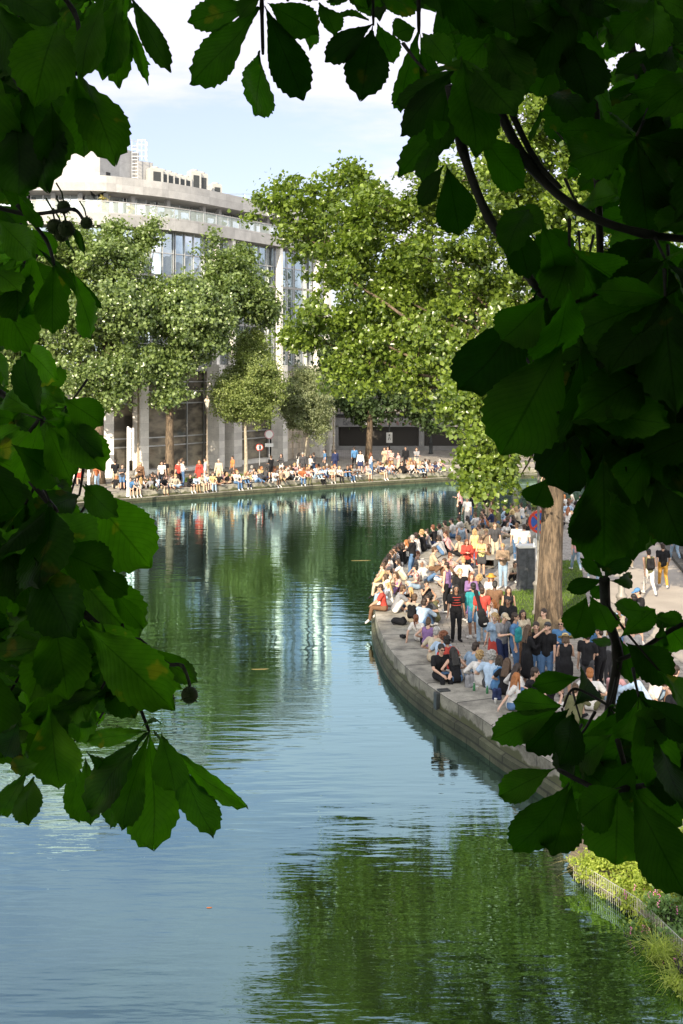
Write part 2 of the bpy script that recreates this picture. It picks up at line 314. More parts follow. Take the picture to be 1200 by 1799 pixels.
def profile_strip(mb, line, prof, ms):
    """sweep a profile [(offset, z)] along a line; uv = (arc length, profile length)"""
    ls = [offs(line, o) for o, z in prof]; s = [0]
    for i in range(1, len(line)): s.append(s[-1] + (line[i] - line[i - 1]).length)
    u = [0]
    for i in range(1, len(prof)): u.append(u[-1] + math.hypot(prof[i][0] - prof[i - 1][0], prof[i][1] - prof[i - 1][1]))
    for i in range(len(line) - 1):
        for j in range(len(prof) - 1):
            a, b, c, d = ls[j][i], ls[j][i + 1], ls[j + 1][i + 1], ls[j + 1][i]
            mb.poly([(a.x, a.y, prof[j][1]), (b.x, b.y, prof[j][1]), (c.x, c.y, prof[j + 1][1]), (d.x, d.y, prof[j + 1][1])], ms[j], [(s[i], u[j]), (s[i + 1], u[j]), (s[i + 1], u[j + 1]), (s[i], u[j + 1])])
WET = stone('wet_quay_stone', (.075, .08, .045), 1.3, .3, .03, .6)
nq = [p for p in NEARL if p.y > 20.5]
q = thing('quay_wall', 'curved near quay wall of pale stone with wet dark foot, people sitting on it', 'quay wall')
mb = MB(); profile_strip(mb, nq, [(-1.35, -.02), (-1.35, .055), (-.03, .055), (0, .03)], [0, 0, 0]); mb.build('coping', COPE, q)
mb = MB(); profile_strip(mb, nq, [(0, .03), (0, -.15), (.012, -.36)], [0, 0]); mb.build('wall_face', QWALL, q)
mb = MB(); profile_strip(mb, nq, [(.012, -.36), (.12, -.42), (.13, -1.6)], [0, 0]); mb.build('footing', WET, q)
q2 = thing('quay_wall', 'far quay wall with stepped stone ledge above the waterline', 'quay wall')
mb = MB(); profile_strip(mb, FARL, [(1.2, -.02), (1.2, .05), (.03, .05), (0, .02)], [0, 0, 0]); mb.build('coping', COPE, q2)
mb = MB(); profile_strip(mb, FARL, [(0, .02), (-.02, -.38)], [0]); mb.build('wall_face', QWALL, q2)
mb = MB(); profile_strip(mb, FARL, [(-.02, -.38), (-.42, -.40), (-.44, -.60), (-.46, -1.6)], [0, 1, 1]); mb.build('ledge', [COPE, WET], q2)
# dark bar and plate standing in for the slot in the near wall
lp = G(771, 1218); t = thing('wall_slot', 'dark slot in the near quay wall below the sitter in sunglasses', 'wall slot', (lp.x, lp.y, 0), R(107))
mb = MB(); mb.box((0, .05, -.28), (.2, .12, .62), bev=.01); mb.build('bar', DARKM, t)
mb = MB(); mb.box((0, -.14, .07), (.22, .3, .05), bev=.01); mb.build('plate', DARKM, t)
# soil of the planted bank between the wall and the wire mesh
BK = [(4.2, 21.3), (4.28, 20.6), (5.0, 19.2), (5.5, 17.0), (5.8, 12), (6.9, 12), (6.5, 15.5), (6.1, 18.0), (5.6, 20.8), (5.0, 23.0)]
polysheet('planted_bank', BK, -.66, SOIL, kind='structure')
# paths on the near bank
polysheet('path', [(9.9, 20), (30, 20), (30, 95), (22, 92), (12.3, 60), (9.9, 44)], .0, PATH, kind='structure')
polysheet('road', [(14.5, 20), (40, 20), (60, 84), (17.5, 66)], .008, ASPH, kind='structure') if 0 else None
# far street
fo = offs(FARL, 4.2); fo2 = offs(FARL, 5.5)
k0, k1 = [i for i, p in enumerate(FARL) if p.x > -19 and p.y > 74][0], [i for i, p in enumerate(FARL) if p.x > 31][0]
a = [tuple(p) for p in fo2[k0:k1]]; b = [(p.x, p.y) for p in offs(FARL, 9.5)[k0:k1]]
polysheet('road', a + b[::-1], .0, ASPH, kind='structure')
mb = MB(); profile_strip(mb, fo2[k0:k1], [(-.18, -.02), (-.18, .10), (0, .10), (0, -.02)][::-1], [0, 0, 0]); mb.build('kerb', COPE, kind='structure')
# ------------------------------------------------------------------ trees
rng = np.random.default_rng(5)
def leaf_cloud(lobes, nclump, per, cr, ls, seed, shell=.55, lobed=True, droop=.3, thr=-.05):
    """lobes: (centre, (rx,ry,rz)). returns verts, faces(quads), rnd and the clump centres"""
    r = np.random.default_rng(seed); vol = np.array([l[1][0] * l[1][1] * l[1][2] for l in lobes]) ** (2 / 3); cnt = np.maximum(1, (nclump * vol / vol.sum()).astype(int))
    C = []; FQ = [(r.normal(size=3) * q, r.random() * 6.3) for q in (.85 / cr, .85 / cr, 1.3 / cr, 1.3 / cr, 2.2 / cr)]
    fld = lambda X: sum(np.sin(X @ q + p) for q, p in FQ) / 2.2
    for (c, rad), n in zip(lobes, cnt):
        n = int(n * 1.5)
        d = r.normal(size=(n, 3)); d /= np.linalg.norm(d, axis=1)[:, None]
        rr = 1 - (1 - shell) * r.random(n) ** 1.3; rr *= 1 + .10 * r.normal(size=n); rr = np.where(r.random(n) < .16, rr * (1.05 + .32 * r.random(n)), rr)
        X = np.array(c) + d * rr[:, None] * np.array(rad); X = np.array(c) + (X - np.array(c)) * (1 + .16 * fld(X))[:, None]; X = X[fld(X * 1.3 + 7) > thr]; C.append(X)
    C = np.concatenate(C); n = len(C) * per
    csz = cr * (.55 + .9 * r.random(len(C)))
    off = r.normal(size=(n, 3)) * .5; off[:, 2] *= .62; ci = np.repeat(np.arange(len(C)), per)
    P = C[ci] + off * csz[ci][:, None]
    LC = np.array([l[0] for l in lobes]).mean(0); ow = P - LC; ow /= np.linalg.norm(ow, axis=1)[:, None] + 1e-6; nrm = r.normal(size=(n, 3)) * .62 + ow * .55 + np.array([0, 0, .4]); nrm /= np.linalg.norm(nrm, axis=1)[:, None]
    t = r.normal(size=(n, 3)); t[:, 2] -= droop; t -= nrm * (t * nrm).sum(1)[:, None]; t /= np.linalg.norm(t, axis=1)[:, None]; b = np.cross(nrm, t)
    s = ls * (.6 + .8 * r.random(n))
    if lobed: shp = [(-.5, 0, 0), (-.22, .5, .12), (.1, .34, .06), (.55, 0, -.1), (.1, -.34, .06), (-.22, -.5, .12)]; F6 = [(0, 3, 2, 1), (0, 5, 4, 3)]
    else: shp = [(-.5, 0, 0), (0, .28, .07), (.5, 0, 0), (0, -.28, .07)]; F6 = [(0, 3, 2, 1)]
    k = len(shp); V = np.zeros((n, k, 3), np.float32)
    for i, (a, c, h) in enumerate(shp): V[:, i] = P + (t * a + b * c + nrm * h) * s[:, None]
    FC = np.concatenate([np.arange(n)[:, None] * k + np.array(f)[None] for f in F6])
    rn = np.clip(r.random(n) * .62 + .38 * r.random(len(C))[ci], 0, 1)
    return V.reshape(-1, 3), FC, np.repeat(rn, k), C
def limb(mb, a, b, r0, r1, rnd, bend=.12, n=7, seg=7):
    a, b = Vector(a), Vector(b); L = (b - a).length; o = Vector([rnd.uniform(-1, 1) * L * bend for _ in range(3)]); o.z = abs(o.z) * .6; o.y = abs(o.y) * 1.3
    pts, rr = [], []
    for i in range(seg + 1):
        t = i / seg; pts.append(a.lerp(b, t) + o * math.sin(math.pi * t) + Vector([rnd.uniform(-1, 1) * L * .012 for _ in range(3)]) * (0 < i < seg)); rr.append(r0 + (r1 - r0) * t ** .8)
    mb.tube(pts, rr, n); return pts
def tree(name, label, base, fork, lobes, r0, leafm, barkm=None, n=900, per=40, cr=.5, ls=.2, seed=1, group=None, twigs=140, cat='tree', lobed=True, shell=.5, flare=1.5, thr=.02):
    rnd = random.Random(seed); base = Vector(base); fork = Vector(fork); barkm = barkm or BARK
    t = thing(name, label, cat, base, group=group)
    V, FC, rn, C = leaf_cloud(lobes, n, per, cr, ls, seed, shell, lobed, .3, thr)
    link('crown', mesh_np('crown', V - np.array(base), FC, leafm, attr=rn), t)
    mb = MB(); f = fork - base; pts, rr = [], []
    for i in range(13):
        u = i / 12; w_ = math.sin(u * 5 + seed) * .05 * r0 * 2 * (u > 0)
        pts.append(Vector((f.x * u ** 1.4 + w_, f.y * u + w_ * .5, f.z * u - (.1 if i == 0 else 0)))); rr.append(r0 * (1 - .32 * u) * (1 + (flare - 1) * math.exp(-u * 14)))
    nn_ = 72 if r0 > .4 and flare < 1.4 else 24; b0 = len(mb.v); big_ = nn_ == 72
    if big_:
        pts = [pts[0].lerp(pts[1], 0)] + [pts[i].lerp(pts[i + 1], k / 4) for i in range(12) for k in range(4)][1:] + [pts[-1]]; rr = [rr[min(12, i // 4)] + (rr[min(12, i // 4 + 1)] - rr[min(12, i // 4)]) * (i % 4) / 4 for i in range(48)] + [rr[-1]]
    mb.tube(pts, rr, nn_)
    if big_:
        for i in range(len(pts)):
            for k in range(nn_):
                j = b0 + i * nn_ + k; v = Vector(mb.v[j]); an = 2 * math.pi * k / nn_; z_ = pts[i].z; ph = math.sin(z_ * 1.3 + 2 * math.sin(an * 3)) * .5; g_ = abs(math.sin(an * 11 + ph * 2 + .6 * math.sin(z_ * 2.7 + an))) ** .6 - .6 + .35 * math.sin(an * 29 + z_ * 3)
                mb.v[j] = tuple(v + (v - pts[i]) * .065 * g_)
    mb.build('trunk', barkm, t, smooth=True)
    mb = MB(); ends = []
    for c, rad in lobes:
        e = Vector(c) - base; e.z -= rad[2] * .1; e.y += rad[1] * .75; s0 = f.copy(); s0.z -= rnd.uniform(0, .08) * f.z
        ends += limb(mb, s0, e, r0 * .23, r0 * .03, rnd, .10)[3:]
    mb.build('limb', barkm, t, smooth=True)
    mb = MB(); E = np.array([tuple(e) for e in ends]); idx = rnd.sample(range(len(C)), min(twigs, len(C)))
    for i in idx:
        c = C[i] - np.array(base); j = int(np.argmin(((E - c) ** 2).sum(1))); limb(mb, E[j], c, r0 * .085, r0 * .02, rnd, .15, 5, 4)
    mb.build('twig', barkm, t, smooth=True); return t
def L(px, py, Y, rx, ry=None, rz=None):
    s = Y / F; return (tuple(PW(px, py, Y)), (rx * s, (ry if ry is not None else rx) * s, (rz if rz is not None else rx) * s))
# the big plane tree on the near quay
lob = [L(760, 450, 41, 56, 50, 50), L(780, 610, 40.5, 50, 46, 50), L(720, 380, 43, 50, 46, 40), L(565, 400, 46, 84, 70, 64), L(650, 390, 44, 74, 74, 66), L(495, 350, 45.5, 56, 45, 38), L(620, 330, 46, 46, 40, 34), L(625, 480, 43.5, 84, 70, 66), L(690, 470, 44, 84, 74, 80), L(580, 560, 43, 58, 60, 46), L(530, 590, 43.5, 34, 34, 26), L(680, 590, 43, 92, 74, 74), L(635, 665, 42.5, 56, 54, 48), L(745, 560, 43, 84, 80, 90),
       L(740, 660, 42, 66, 54, 60), L(840, 480, 41, 84, 80, 100), L(850, 620, 39, 84, 74, 84), L(830, 725, 37.5, 58, 46, 54), L(870, 810, 36.5, 58, 42, 56), L(905, 862, 36.5, 40, 40, 32), L(842, 858, 36.0, 38, 22, 8), L(930, 700, 38, 90, 80, 110), L(1000, 500, 39, 120, 120, 160), L(1100, 600, 38, 120, 120, 170), L(900, 300, 39, 110, 110, 130), L(785, 350, 42, 66, 70, 60), L(980, 200, 40, 120, 120, 120), L(1080, 340, 39, 130, 130, 160), L(1150, 780, 37, 90, 90, 70)]
tree('plane_tree', 'big sunlit plane tree with ridged trunk on the near quay, crown overhanging the water', G(966, 1112), PW(975, 700, 37.2), lob, .41, PLANE, n=3500, per=58, cr=.48, ls=.152, seed=11, twigs=420, flare=1.39, shell=.35, thr=.12)
GT = 'plane trees along the far quay'
tree('plane_tree', 'tall plane tree leftmost on the far quay, trunk behind the triangular sign', G(171, 852), PW(178, 640, 86), [L(190, 455, 87, 60, 55, 50), L(125, 540, 86, 66, 60, 66), L(215, 545, 85, 54, 55, 56), L(150, 650, 85, 66, 55, 44), L(225, 640, 85, 40, 44, 44), L(205, 410, 88, 20, 22, 24), L(60, 480, 88, 60, 60, 70), L(120, 430, 88, 44, 40, 34), L(30, 620, 87, 60, 60, 90), L(255, 420, 89, 26, 18, 20), L(270, 392, 89, 13, 12, 13), L(195, 705, 84, 30, 26, 26)],
     .45, PLANEF, n=1350, per=54, cr=.8, ls=.23, seed=21, group=GT, twigs=260)
tree('plane_tree', 'plane tree with straight pale trunk on the far quay left of the street lamp', G(299, 848), PW(297, 655, 87), [L(300, 550, 88, 50, 54, 50), L(395, 480, 89, 44, 46, 44), L(350, 555, 87, 60, 60, 58), L(432, 520, 90, 46, 44, 40), L(292, 640, 86.5, 40, 40, 44), L(362, 605, 88, 36, 40, 30), L(374, 425, 90, 15, 15, 18), L(322, 520, 88, 32, 34, 24), L(465, 545, 91, 28, 34, 34), L(425, 450, 90, 16, 18, 18), L(272, 515, 88, 22, 24, 22), L(300, 700, 86, 30, 24, 20)],
     .36, PLANEF, n=1250, per=54, cr=.75, ls=.225, seed=22, group=GT, twigs=260)
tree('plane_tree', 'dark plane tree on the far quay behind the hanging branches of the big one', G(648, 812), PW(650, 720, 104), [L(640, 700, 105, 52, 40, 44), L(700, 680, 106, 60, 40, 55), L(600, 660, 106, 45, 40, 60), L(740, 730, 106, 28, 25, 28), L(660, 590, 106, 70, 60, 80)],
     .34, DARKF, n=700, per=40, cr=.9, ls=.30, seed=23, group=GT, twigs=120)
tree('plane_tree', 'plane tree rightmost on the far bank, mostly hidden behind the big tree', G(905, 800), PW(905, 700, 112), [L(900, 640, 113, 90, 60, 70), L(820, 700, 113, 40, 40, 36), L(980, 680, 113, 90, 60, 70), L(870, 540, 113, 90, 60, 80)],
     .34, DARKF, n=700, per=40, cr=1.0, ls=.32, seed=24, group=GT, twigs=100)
GS = 'small street trees on the far quay'
tree('street_tree', 'young oval green tree on the far quay right of the street lamp', G(432, 838), PW(431, 745, 91), [L(432, 690, 91, 50, 50, 56), L(450, 635, 91.5, 40, 40, 50), L(470, 700, 91.5, 30, 35, 48), L(405, 700, 91, 26, 30, 40), L(440, 600, 92, 22, 24, 26)],
     .16, SMALLF, PALEBARK, n=1000, per=46, cr=.55, ls=.17, seed=31, group=GS, thr=-.6, twigs=80, lobed=False)
tree('street_tree', 'grey-green round-headed small tree before the beige stone wall', G(533, 826), PW(541, 765, 97), [L(540, 705, 97, 40, 42, 52), L(530, 675, 97, 26, 30, 30), L(558, 720, 97, 26, 30, 52), L(515, 712, 97, 20, 25, 44)],
     .11, GREYF, PALEBARK, n=1000, per=46, cr=.45, ls=.15, seed=32, group=GS, thr=-.6, twigs=70, lobed=False)

# ------------------------------------------------------------------ horse chestnuts framing the view
NU, NV = 28, 4
def leaflet_template():
    V, UV, FC = [], [], []
    for i in range(NU + 1):
        u = i / NU; wd = .5 * (math.sin(math.pi * min(1, u ** 1.55)) ** .8 if 0 < u < 1 else 0); wd = max(wd, .012)
        if u > .9: wd *= ((1 - u) / .1) ** 1.15 * .88 + .12
        if i == NU: wd = .004
        ser = 1 + (.035 if i % 2 else -.035) * (u > .25)
        for j in range(-NV, NV + 1):
            v = j / NV; e = ser if abs(j) == NV else 1
            V.append((u + .05 * abs(v) * (1 - u) * 0 + (.02 if abs(j) == NV and i % 2 else 0), v * wd * e, .0)); UV.append((u, v))
    n = 2 * NV + 1
    for i in range(NU):
        for j in range(2 * NV): FC.append((i * n + j, i * n + j + 1, (i + 1) * n + j + 1, (i + 1) * n + j))
    return np.array(V), np.array(UV), np.array(FC)
LV, LUV, LF = leaflet_template()
class Leaves:
    def __init__(s): s.V = []; s.uv = []; s.F = []; s.r = []; s.n = 0
    def add(s, a, b, width, nrm, rnd, curl=.12, fold=.25, val=.5):
        a = np.array(a); b = np.array(b); t = b - a; Ln = np.linalg.norm(t); t = t / Ln; nrm = np.array(nrm, float); nrm -= t * nrm.dot(t); nrm /= max(np.linalg.norm(nrm), 1e-6); sd_ = np.cross(nrm, t)
        u, v = LV[:, 0], LV[:, 1]; y = v * width / .5 * .5; tw = rnd.uniform(-.5, .5) * .4
        z = curl * Ln * np.sin(np.pi * np.clip(u, 0, 1)) * .55 - curl * Ln * u ** 2 * .3 + np.abs(y) * fold + .010 * Ln * np.sin(2 * np.pi * 14 * (u - .32 * np.abs(LUV[:, 1])) * .5) * np.abs(LUV[:, 1]) + y * u * tw + .02 * Ln * np.sin(7 * u + 3 * LUV[:, 1] + rnd.uniform(0, 6))
        P = a + t * (u * Ln)[:, None] + sd_ * y[:, None] + nrm * z[:, None]
        s.V.append(P); s.uv.append(LUV); s.F.append(LF + s.n); s.n += len(P); s.r.append(np.full(len(P), val))
    def build(s, name, mat, parent, st):
        V, Fc, uv, r_ = np.concatenate(s.V), np.concatenate(s.F), np.concatenate(s.uv), np.concatenate(s.r); mi = np.zeros(len(Fc), int)
        if st.f: k = len(V); V = np.concatenate([V, np.array(st.v)]); Fc = np.concatenate([Fc, np.array(st.f) + k]); mi = np.concatenate([mi, np.ones(len(st.f), int)]); uv = np.concatenate([uv, np.zeros((len(st.v), 2))]); r_ = np.concatenate([r_, np.zeros(len(st.v))])
        return link(name, mesh_np(name, V, Fc, mat, mi, uv=uv, attr=r_, smooth=True), parent)
def pip(p, poly):
    x, y = p; c = False; j = len(poly) - 1
    for i in range(len(poly)):
        xi, yi = poly[i]; xj, yj = poly[j]
        if (yi > y) != (yj > y) and x < (xj - xi) * (y - yi) / (yj - yi) + xi: c = not c
        j = i
    return c
def spray(parent, rnd, D, leaflets, stems=(), mass=None, nfill=0, fillD=(1.8, 3.0), pods=(), nodes=()):
    """one branch with its leaves. leaflets: (x0,y0,x1,y1,width[,depth]) ; stems: list of (points, radius px, depth)"""
    lv = Leaves(); mb = MB()
    for l in leaflets:
        d = l[5] if len(l) > 5 else D; d *= rnd.uniform(.96, 1.04); d2 = d * rnd.uniform(.93, 1.09)
        a, b = PW(l[0], l[1], d), PW(l[2], l[3], d2); nr = Vector((rnd.uniform(-.45, .45), -1, rnd.uniform(-.1, .7)))
        lv.add(a, b, l[4] * 1.0 * d / F, nr, rnd, rnd.uniform(-.05, .2), rnd.uniform(-.1, .35), rnd.random())
    for (x, y, d, tx, ty) in nodes: mb.tube([PW(x, y, d), PW((x + tx) / 2, (y + ty) / 2 - 6, d * 1.01), PW(tx, ty, d * 1.04)], [.0022, .0026, .0035], 6, 1, False)
    for pts, r, d in stems:
        P = [PW(px, py, d * (1 + .02 * math.sin(i * 1.7))) for i, (px, py) in enumerate(pts)]; Q = []; rr = []
        for i in range(len(P) - 1):
            p0, p1, p2, p3 = P[max(i - 1, 0)], P[i], P[i + 1], P[min(i + 2, len(P) - 1)]
            for j in range(5):
                t = j / 5; Q.append(.5 * ((2 * p1) + (p2 - p0) * t + (2 * p0 - 5 * p1 + 4 * p2 - p3) * t * t + (3 * p1 - p0 - 3 * p2 + p3) * t ** 3)); rr.append(r * d / F * (1 - .35 * (i + t) / len(P)) * (1.25 if j == 0 and 0 < i else 1))
        Q.append(P[-1]); rr.append(r * d / F * .6); sm = MB(); sm.tube(Q, rr, 8); sm.build('branch', TWIG, parent, smooth=True)
    if mass:
        xs = [p[0] for p in mass]; ys = [p[1] for p in mass]; k = 0; tries = 0
        while k < nfill and tries < nfill * 30:
            tries += 1; x, y = rnd.uniform(min(xs), max(xs)), rnd.uniform(min(ys), max(ys))
            if not pip((x, y), mass): continue
            d = rnd.uniform(*fillD); Lr = rnd.uniform(.13, .20); n = rnd.choice((5, 6, 7)); th0 = rnd.uniform(-35, 35) + 90; ok = 0
            for i in range(n):
                th = R(th0 + (i - (n - 1) / 2) * rnd.uniform(34, 46)); ln = Lr * (1 - .16 * abs(i - (n - 1) / 2)); fs = rnd.uniform(.55, 1); lp_ = ln * F / d * fs
                tx, ty = x + math.cos(th) * lp_, y + math.sin(th) * lp_ * .9 + lp_ * .12
                wpx = ln * .46 * F / d
                mx_, my_ = x + (tx - x) * .62, y + (ty - y) * .62; nx_, ny_ = -(ty - y), tx - x; q_ = math.hypot(nx_, ny_) + 1e-6
                if not all(pip(p, mass) for p in ((tx, ty), (mx_ + nx_ / q_ * wpx * .45, my_ + ny_ / q_ * wpx * .45), (mx_ - nx_ / q_ * wpx * .45, my_ - ny_ / q_ * wpx * .45))): continue
                dd = math.sqrt(max(0, 1 - fs * fs)) * ln * rnd.choice((-1, 1)); ok = 1
                lv.add(PW(x, y, d), PW(tx, ty, d + dd), ln * .46 * rnd.uniform(.85, 1.1), Vector((rnd.uniform(-.5, .5), -1, rnd.uniform(-.2, .9))), rnd, rnd.uniform(-.05, .25), rnd.uniform(-.1, .35), rnd.random())
            if ok:
                k += 1; a = rnd.uniform(-.7, .7); mb.tube([PW(x, y, d), PW(x + a * 30, y - 22, d * 1.01), PW(x + a * 60, y - 50, d * 1.03)], [.002, .0022, .003], 5, 1, False)
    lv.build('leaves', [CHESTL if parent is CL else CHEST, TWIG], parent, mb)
    for (x, y, r, d) in pods:
        c = PW(x, y, d); rr = r * d / F; m2 = MB(); m2.ball((0, 0, 0), rr, 14)
        for k in range(46):
            v = Vector([rnd.gauss(0, 1) for _ in range(3)]).normalized(); m2.tube([v * rr * .9, v * rr * 1.25], [rr * .07, .0004], 4)
        m2.tube([(0, 0, rr * .8), (-rr * .3, 0, rr * 2.2), (-rr * 1.2, rr * .4, rr * 3.6)], rr * .13, 6)
        o = m2.build('seed_pod', BURR, parent, smooth=True); o.location = c - parent.location

rnd = random.Random(77)
def shift_children(t):
    return t
CL = thing('horse_chestnut_tree', 'horse chestnut whose leafy branches and spiky pods frame the left side', 'tree', (0, 0, 0))
CR = thing('horse_chestnut_tree', 'horse chestnut whose dark branches frame the top and right side', 'tree', (0, 0, 0))
# left side, upper
spray(CL, rnd, 1.75, [(205, -25, 208, 155, 62), (195, -20, 262, 148, 24), (228, -10, 298, 125, 40), (215, -20, 180, 140, 70), (185, -10, 140, 138, 85), (230, -30, 250, 115, 26), (130, 128, 150, 280, 100), (135, 125, 205, 282, 90), (100, 40, 60, 180, 110), (60, 60, 25, 240, 120), (40, 120, 85, 338, 100), (90, 180, 95, 300, 70), (30, 200, 35, 350, 105), (-20, 60, -15, 300, 130), (0, 290, 30, 360, 60)],
      [([(-60, -40), (20, 40), (80, 90), (135, 130)], 7, 1.85), ([(60, -60), (130, 20), (140, 90)], 5, 1.9)],
      [(-80, -90), (290, -90), (270, -10), (200, 60), (150, 150), (150, 200), (100, 280), (70, 320), (-80, 330)], 34, (1.7, 2.6))
spray(CL, rnd, 1.6, [(40, 400, 100, 445, 45), (60, 430, 182, 545, 26), (95, 462, 92, 588, 62), (125, 470, 162, 598, 50), (125, 395, 148, 442, 14), (110, 400, 130, 445, 12), (30, 340, 75, 400, 30), (-10, 380, 62, 455, 60), (0, 330, 60, 385, 40), (30, 440, 120, 530, 60), (-30, 470, 55, 620, 90), (60, 440, 40, 560, 60)],
      [([(-60, 350), (40, 375), (95, 372), (130, 368), (146, 385)], 4, 1.6), ([(30, 360), (80, 420), (95, 465)], 4, 1.6)],
      [(-80, 340), (30, 350), (60, 400), (90, 440), (120, 500), (60, 580), (50, 620), (-80, 640)], 16, (1.6, 2.4),
      pods=[(112, 364, 12, 1.6), (116, 402, 15, 1.6), (108, 412, 13, 1.62), (152, 392, 11, 1.58), (96, 398, 14, 1.61)])
spray(CL, rnd, 1.7, [(75, 735, 5, 690, 55), (75, 735, 40, 625, 60), (72, 730, 105, 640, 50), (78, 738, 165, 748, 62), (90, 720, 185, 830, 75), (80, 740, 125, 845, 60), (70, 740, 40, 850, 60), (60, 690, 110, 705, 40), (110, 700, 180, 745, 60), (145, 852, 266, 998, 118), (120, 740, 178, 800, 50), (30, 600, 102, 668, 70), (90, 780, 165, 800, 45), (150, 850, 200, 905, 50), (20, 780, 110, 850, 70)],
      [([(-60, 660), (0, 690), (40, 720), (75, 735)], 6, 1.75), ([(75, 735), (30, 800), (60, 850), (100, 900)], 7, 1.8)],
      [(-80, 600), (60, 605), (100, 680), (150, 720), (155, 800), (140, 850), (165, 920), (165, 990), (-80, 1000)], 40, (1.7, 2.8))
spray(CL, rnd, 1.65, [(95, 900, 165, 985, 110), (90, 960, 200, 1010, 90), (110, 985, 245, 1130, 120), (160, 1000, 225, 1045, 45), (190, 1030, 252, 1105, 40), (150, 1100, 305, 1245, 100, 1.55), (235, 1130, 352, 1200, 42), (225, 1160, 320, 1210, 45), (60, 980, 130, 1120, 100), (180, 1095, 195, 1265, 70), (130, 1150, 140, 1300, 90), (200, 1170, 235, 1262, 70), (160, 1090, 265, 1160, 60), (90, 1060, 120, 1230, 100)],
      [([(-60, 930), (60, 1010), (150, 1080), (210, 1130)], 7, 1.7), ([(210, 1130), (245, 1125), (290, 1165), (320, 1170), (334, 1205)], 4, 1.62), ([(200, 1130), (235, 1215), (262, 1285)], 4, 1.6)],
      [(-80, 880), (120, 880), (175, 960), (190, 1010), (235, 1080), (240, 1130), (235, 1200), (200, 1250), (160, 1280), (130, 1330), (60, 1340), (-80, 1340)], 75, (1.6, 2.8),
      pods=[(293, 1228, 14, 1.58), (333, 1221, 15, 1.58)])
spray(CL, rnd, 1.55, [(262, 1286, 272, 1497, 104), (260, 1286, 152, 1426, 76), (262, 1288, 212, 1462, 60, 1.62), (283, 1288, 309, 1392, 66, 1.5), (270, 1285, 437, 1424, 36), (300, 1318, 376, 1468, 72), (258, 1284, 152, 1302, 34, 1.65), (250, 1275, 285, 1268, 16), (150, 1330, 160, 1452, 56, 1.7), (128, 1320, 140, 1445, 46, 1.75), (195, 1370, 195, 1455, 40, 1.8), (60, 1365, 47, 1448, 62), (50, 1350, 2, 1432, 46), (85, 1235, 105, 1385, 95), (30, 1270, 10, 1330, 70), (70, 1340, 20, 1350, 40), (150, 1320, 185, 1350, 26)],
      [([(95, 1240), (80, 1310), (60, 1360)], 4, 1.7)], [(-80, 1200), (150, 1200), (140, 1290), (110, 1330), (30, 1345), (-80, 1350)], 16, (1.6, 2.4))
# top middle
spray(CR, rnd, 1.8, [(455, 12, 336, 150, 92), (452, 5, 330, 40, 62), (465, 10, 534, 178, 74), (470, 5, 560, 60, 66), (455, 90, 451, 200, 88), (440, -20, 345, -20, 60), (460, -10, 420, 30, 40), (500, 30, 550, 78, 50, 2), (655, 42, 570, 108, 56), (655, 45, 634, 176, 78), (648, 35, 575, 35, 40), (662, 40, 692, 110, 50), (735, 58, 702, 196, 66), (738, 60, 770, 182, 40), (730, 50, 690, 60, 50), (742, 60, 790, 110, 50), (560, 5, 590, 60, 45)],
      [([(460, -40), (460, 12), (462, 95)], 4, 1.8), ([(655, -40), (656, 45)], 3, 1.8), ([(735, -40), (736, 60)], 4, 1.8)],
      [(340, -90), (1000, -90), (820, -2), (730, 40), (640, 30), (560, 20), (500, 0), (440, -10), (350, -5)], 34, (1.7, 2.4))
# top right
spray(CR, rnd, 1.5, [(800, 120, 695, 185, 70), (800, 120, 702, 240, 60), (830, 150, 700, 312, 60, 1.7), (760, 210, 780, 240, 40), (790, 130, 770, 272, 60), (810, 100, 838, 275, 100), (830, 120, 905, 200, 90), (850, 80, 940, 95, 90), (860, 60, 925, 165, 80), (840, 60, 850, 0, 90), (780, 290, 735, 360, 46), (785, 290, 808, 415, 78), (765, 250, 742, 320, 40, 1.7), (840, 228, 922, 330, 86), (830, 190, 838, 262, 40, 1.7), (900, -20, 905, 65, 90), (960, -20, 985, 95, 100), (970, 110, 945, 170, 80), (1000, 60, 1035, 180, 90), (950, 190, 935, 245, 40), (880, 370, 960, 400, 60), (1000, 100, 1080, 200, 100)],
      [([(1038, -40), (1045, 120), (1050, 300), (1058, 548)], 8, 1.7), ([(790, 150), (812, 260), (860, 385), (948, 512)], 9, 1.5), ([(870, 180), (930, 290), (1020, 370), (1130, 410), (1260, 425)], 9, 1.55), ([(895, 190), (940, 280), (985, 330)], 6, 1.55), ([(1105, -40), (1112, 100), (1150, 215), (1170, 300)], 7, 1.7)],
      [(700, -90), (1290, -90), (1290, 440), (1150, 440), (1030, 400), (1000, 330), (960, 250), (930, 160), (830, 190), (740, 150), (700, 70), (760, 20)], 60, (1.5, 2.6))
spray(CR, rnd, 1.35, [(945, 510, 806, 690, 120), (960, 520, 880, 600, 90), (990, 600, 880, 800, 150), (1010, 640, 992, 872, 110), (1020, 590, 1000, 780, 130), (960, 840, 938, 888, 60), (1000, 780, 1000, 870, 60), (1060, 800, 1062, 995, 125), (1100, 820, 1112, 985, 90), (1140, 780, 1150, 960, 120), (1000, 500, 960, 640, 110), (950, 390, 985, 500, 70), (930, 370, 890, 440, 60), (900, 380, 930, 490, 60), (1150, 840, 1200, 960, 90), (1030, 860, 1020, 960, 60)],
      [([(1290, 470), (1120, 490), (1000, 530), (945, 515)], 7, 1.5), ([(1260, 600), (1130, 640), (1060, 640)], 7, 1.5)],
      [(960, 400), (1290, 420), (1290, 930), (1180, 930), (1130, 900), (1090, 940), (1045, 930), (1020, 880), (985, 820), (930, 800), (880, 740), (870, 690), (880, 620), (940, 540), (900, 460)], 92, (1.35, 2.6))
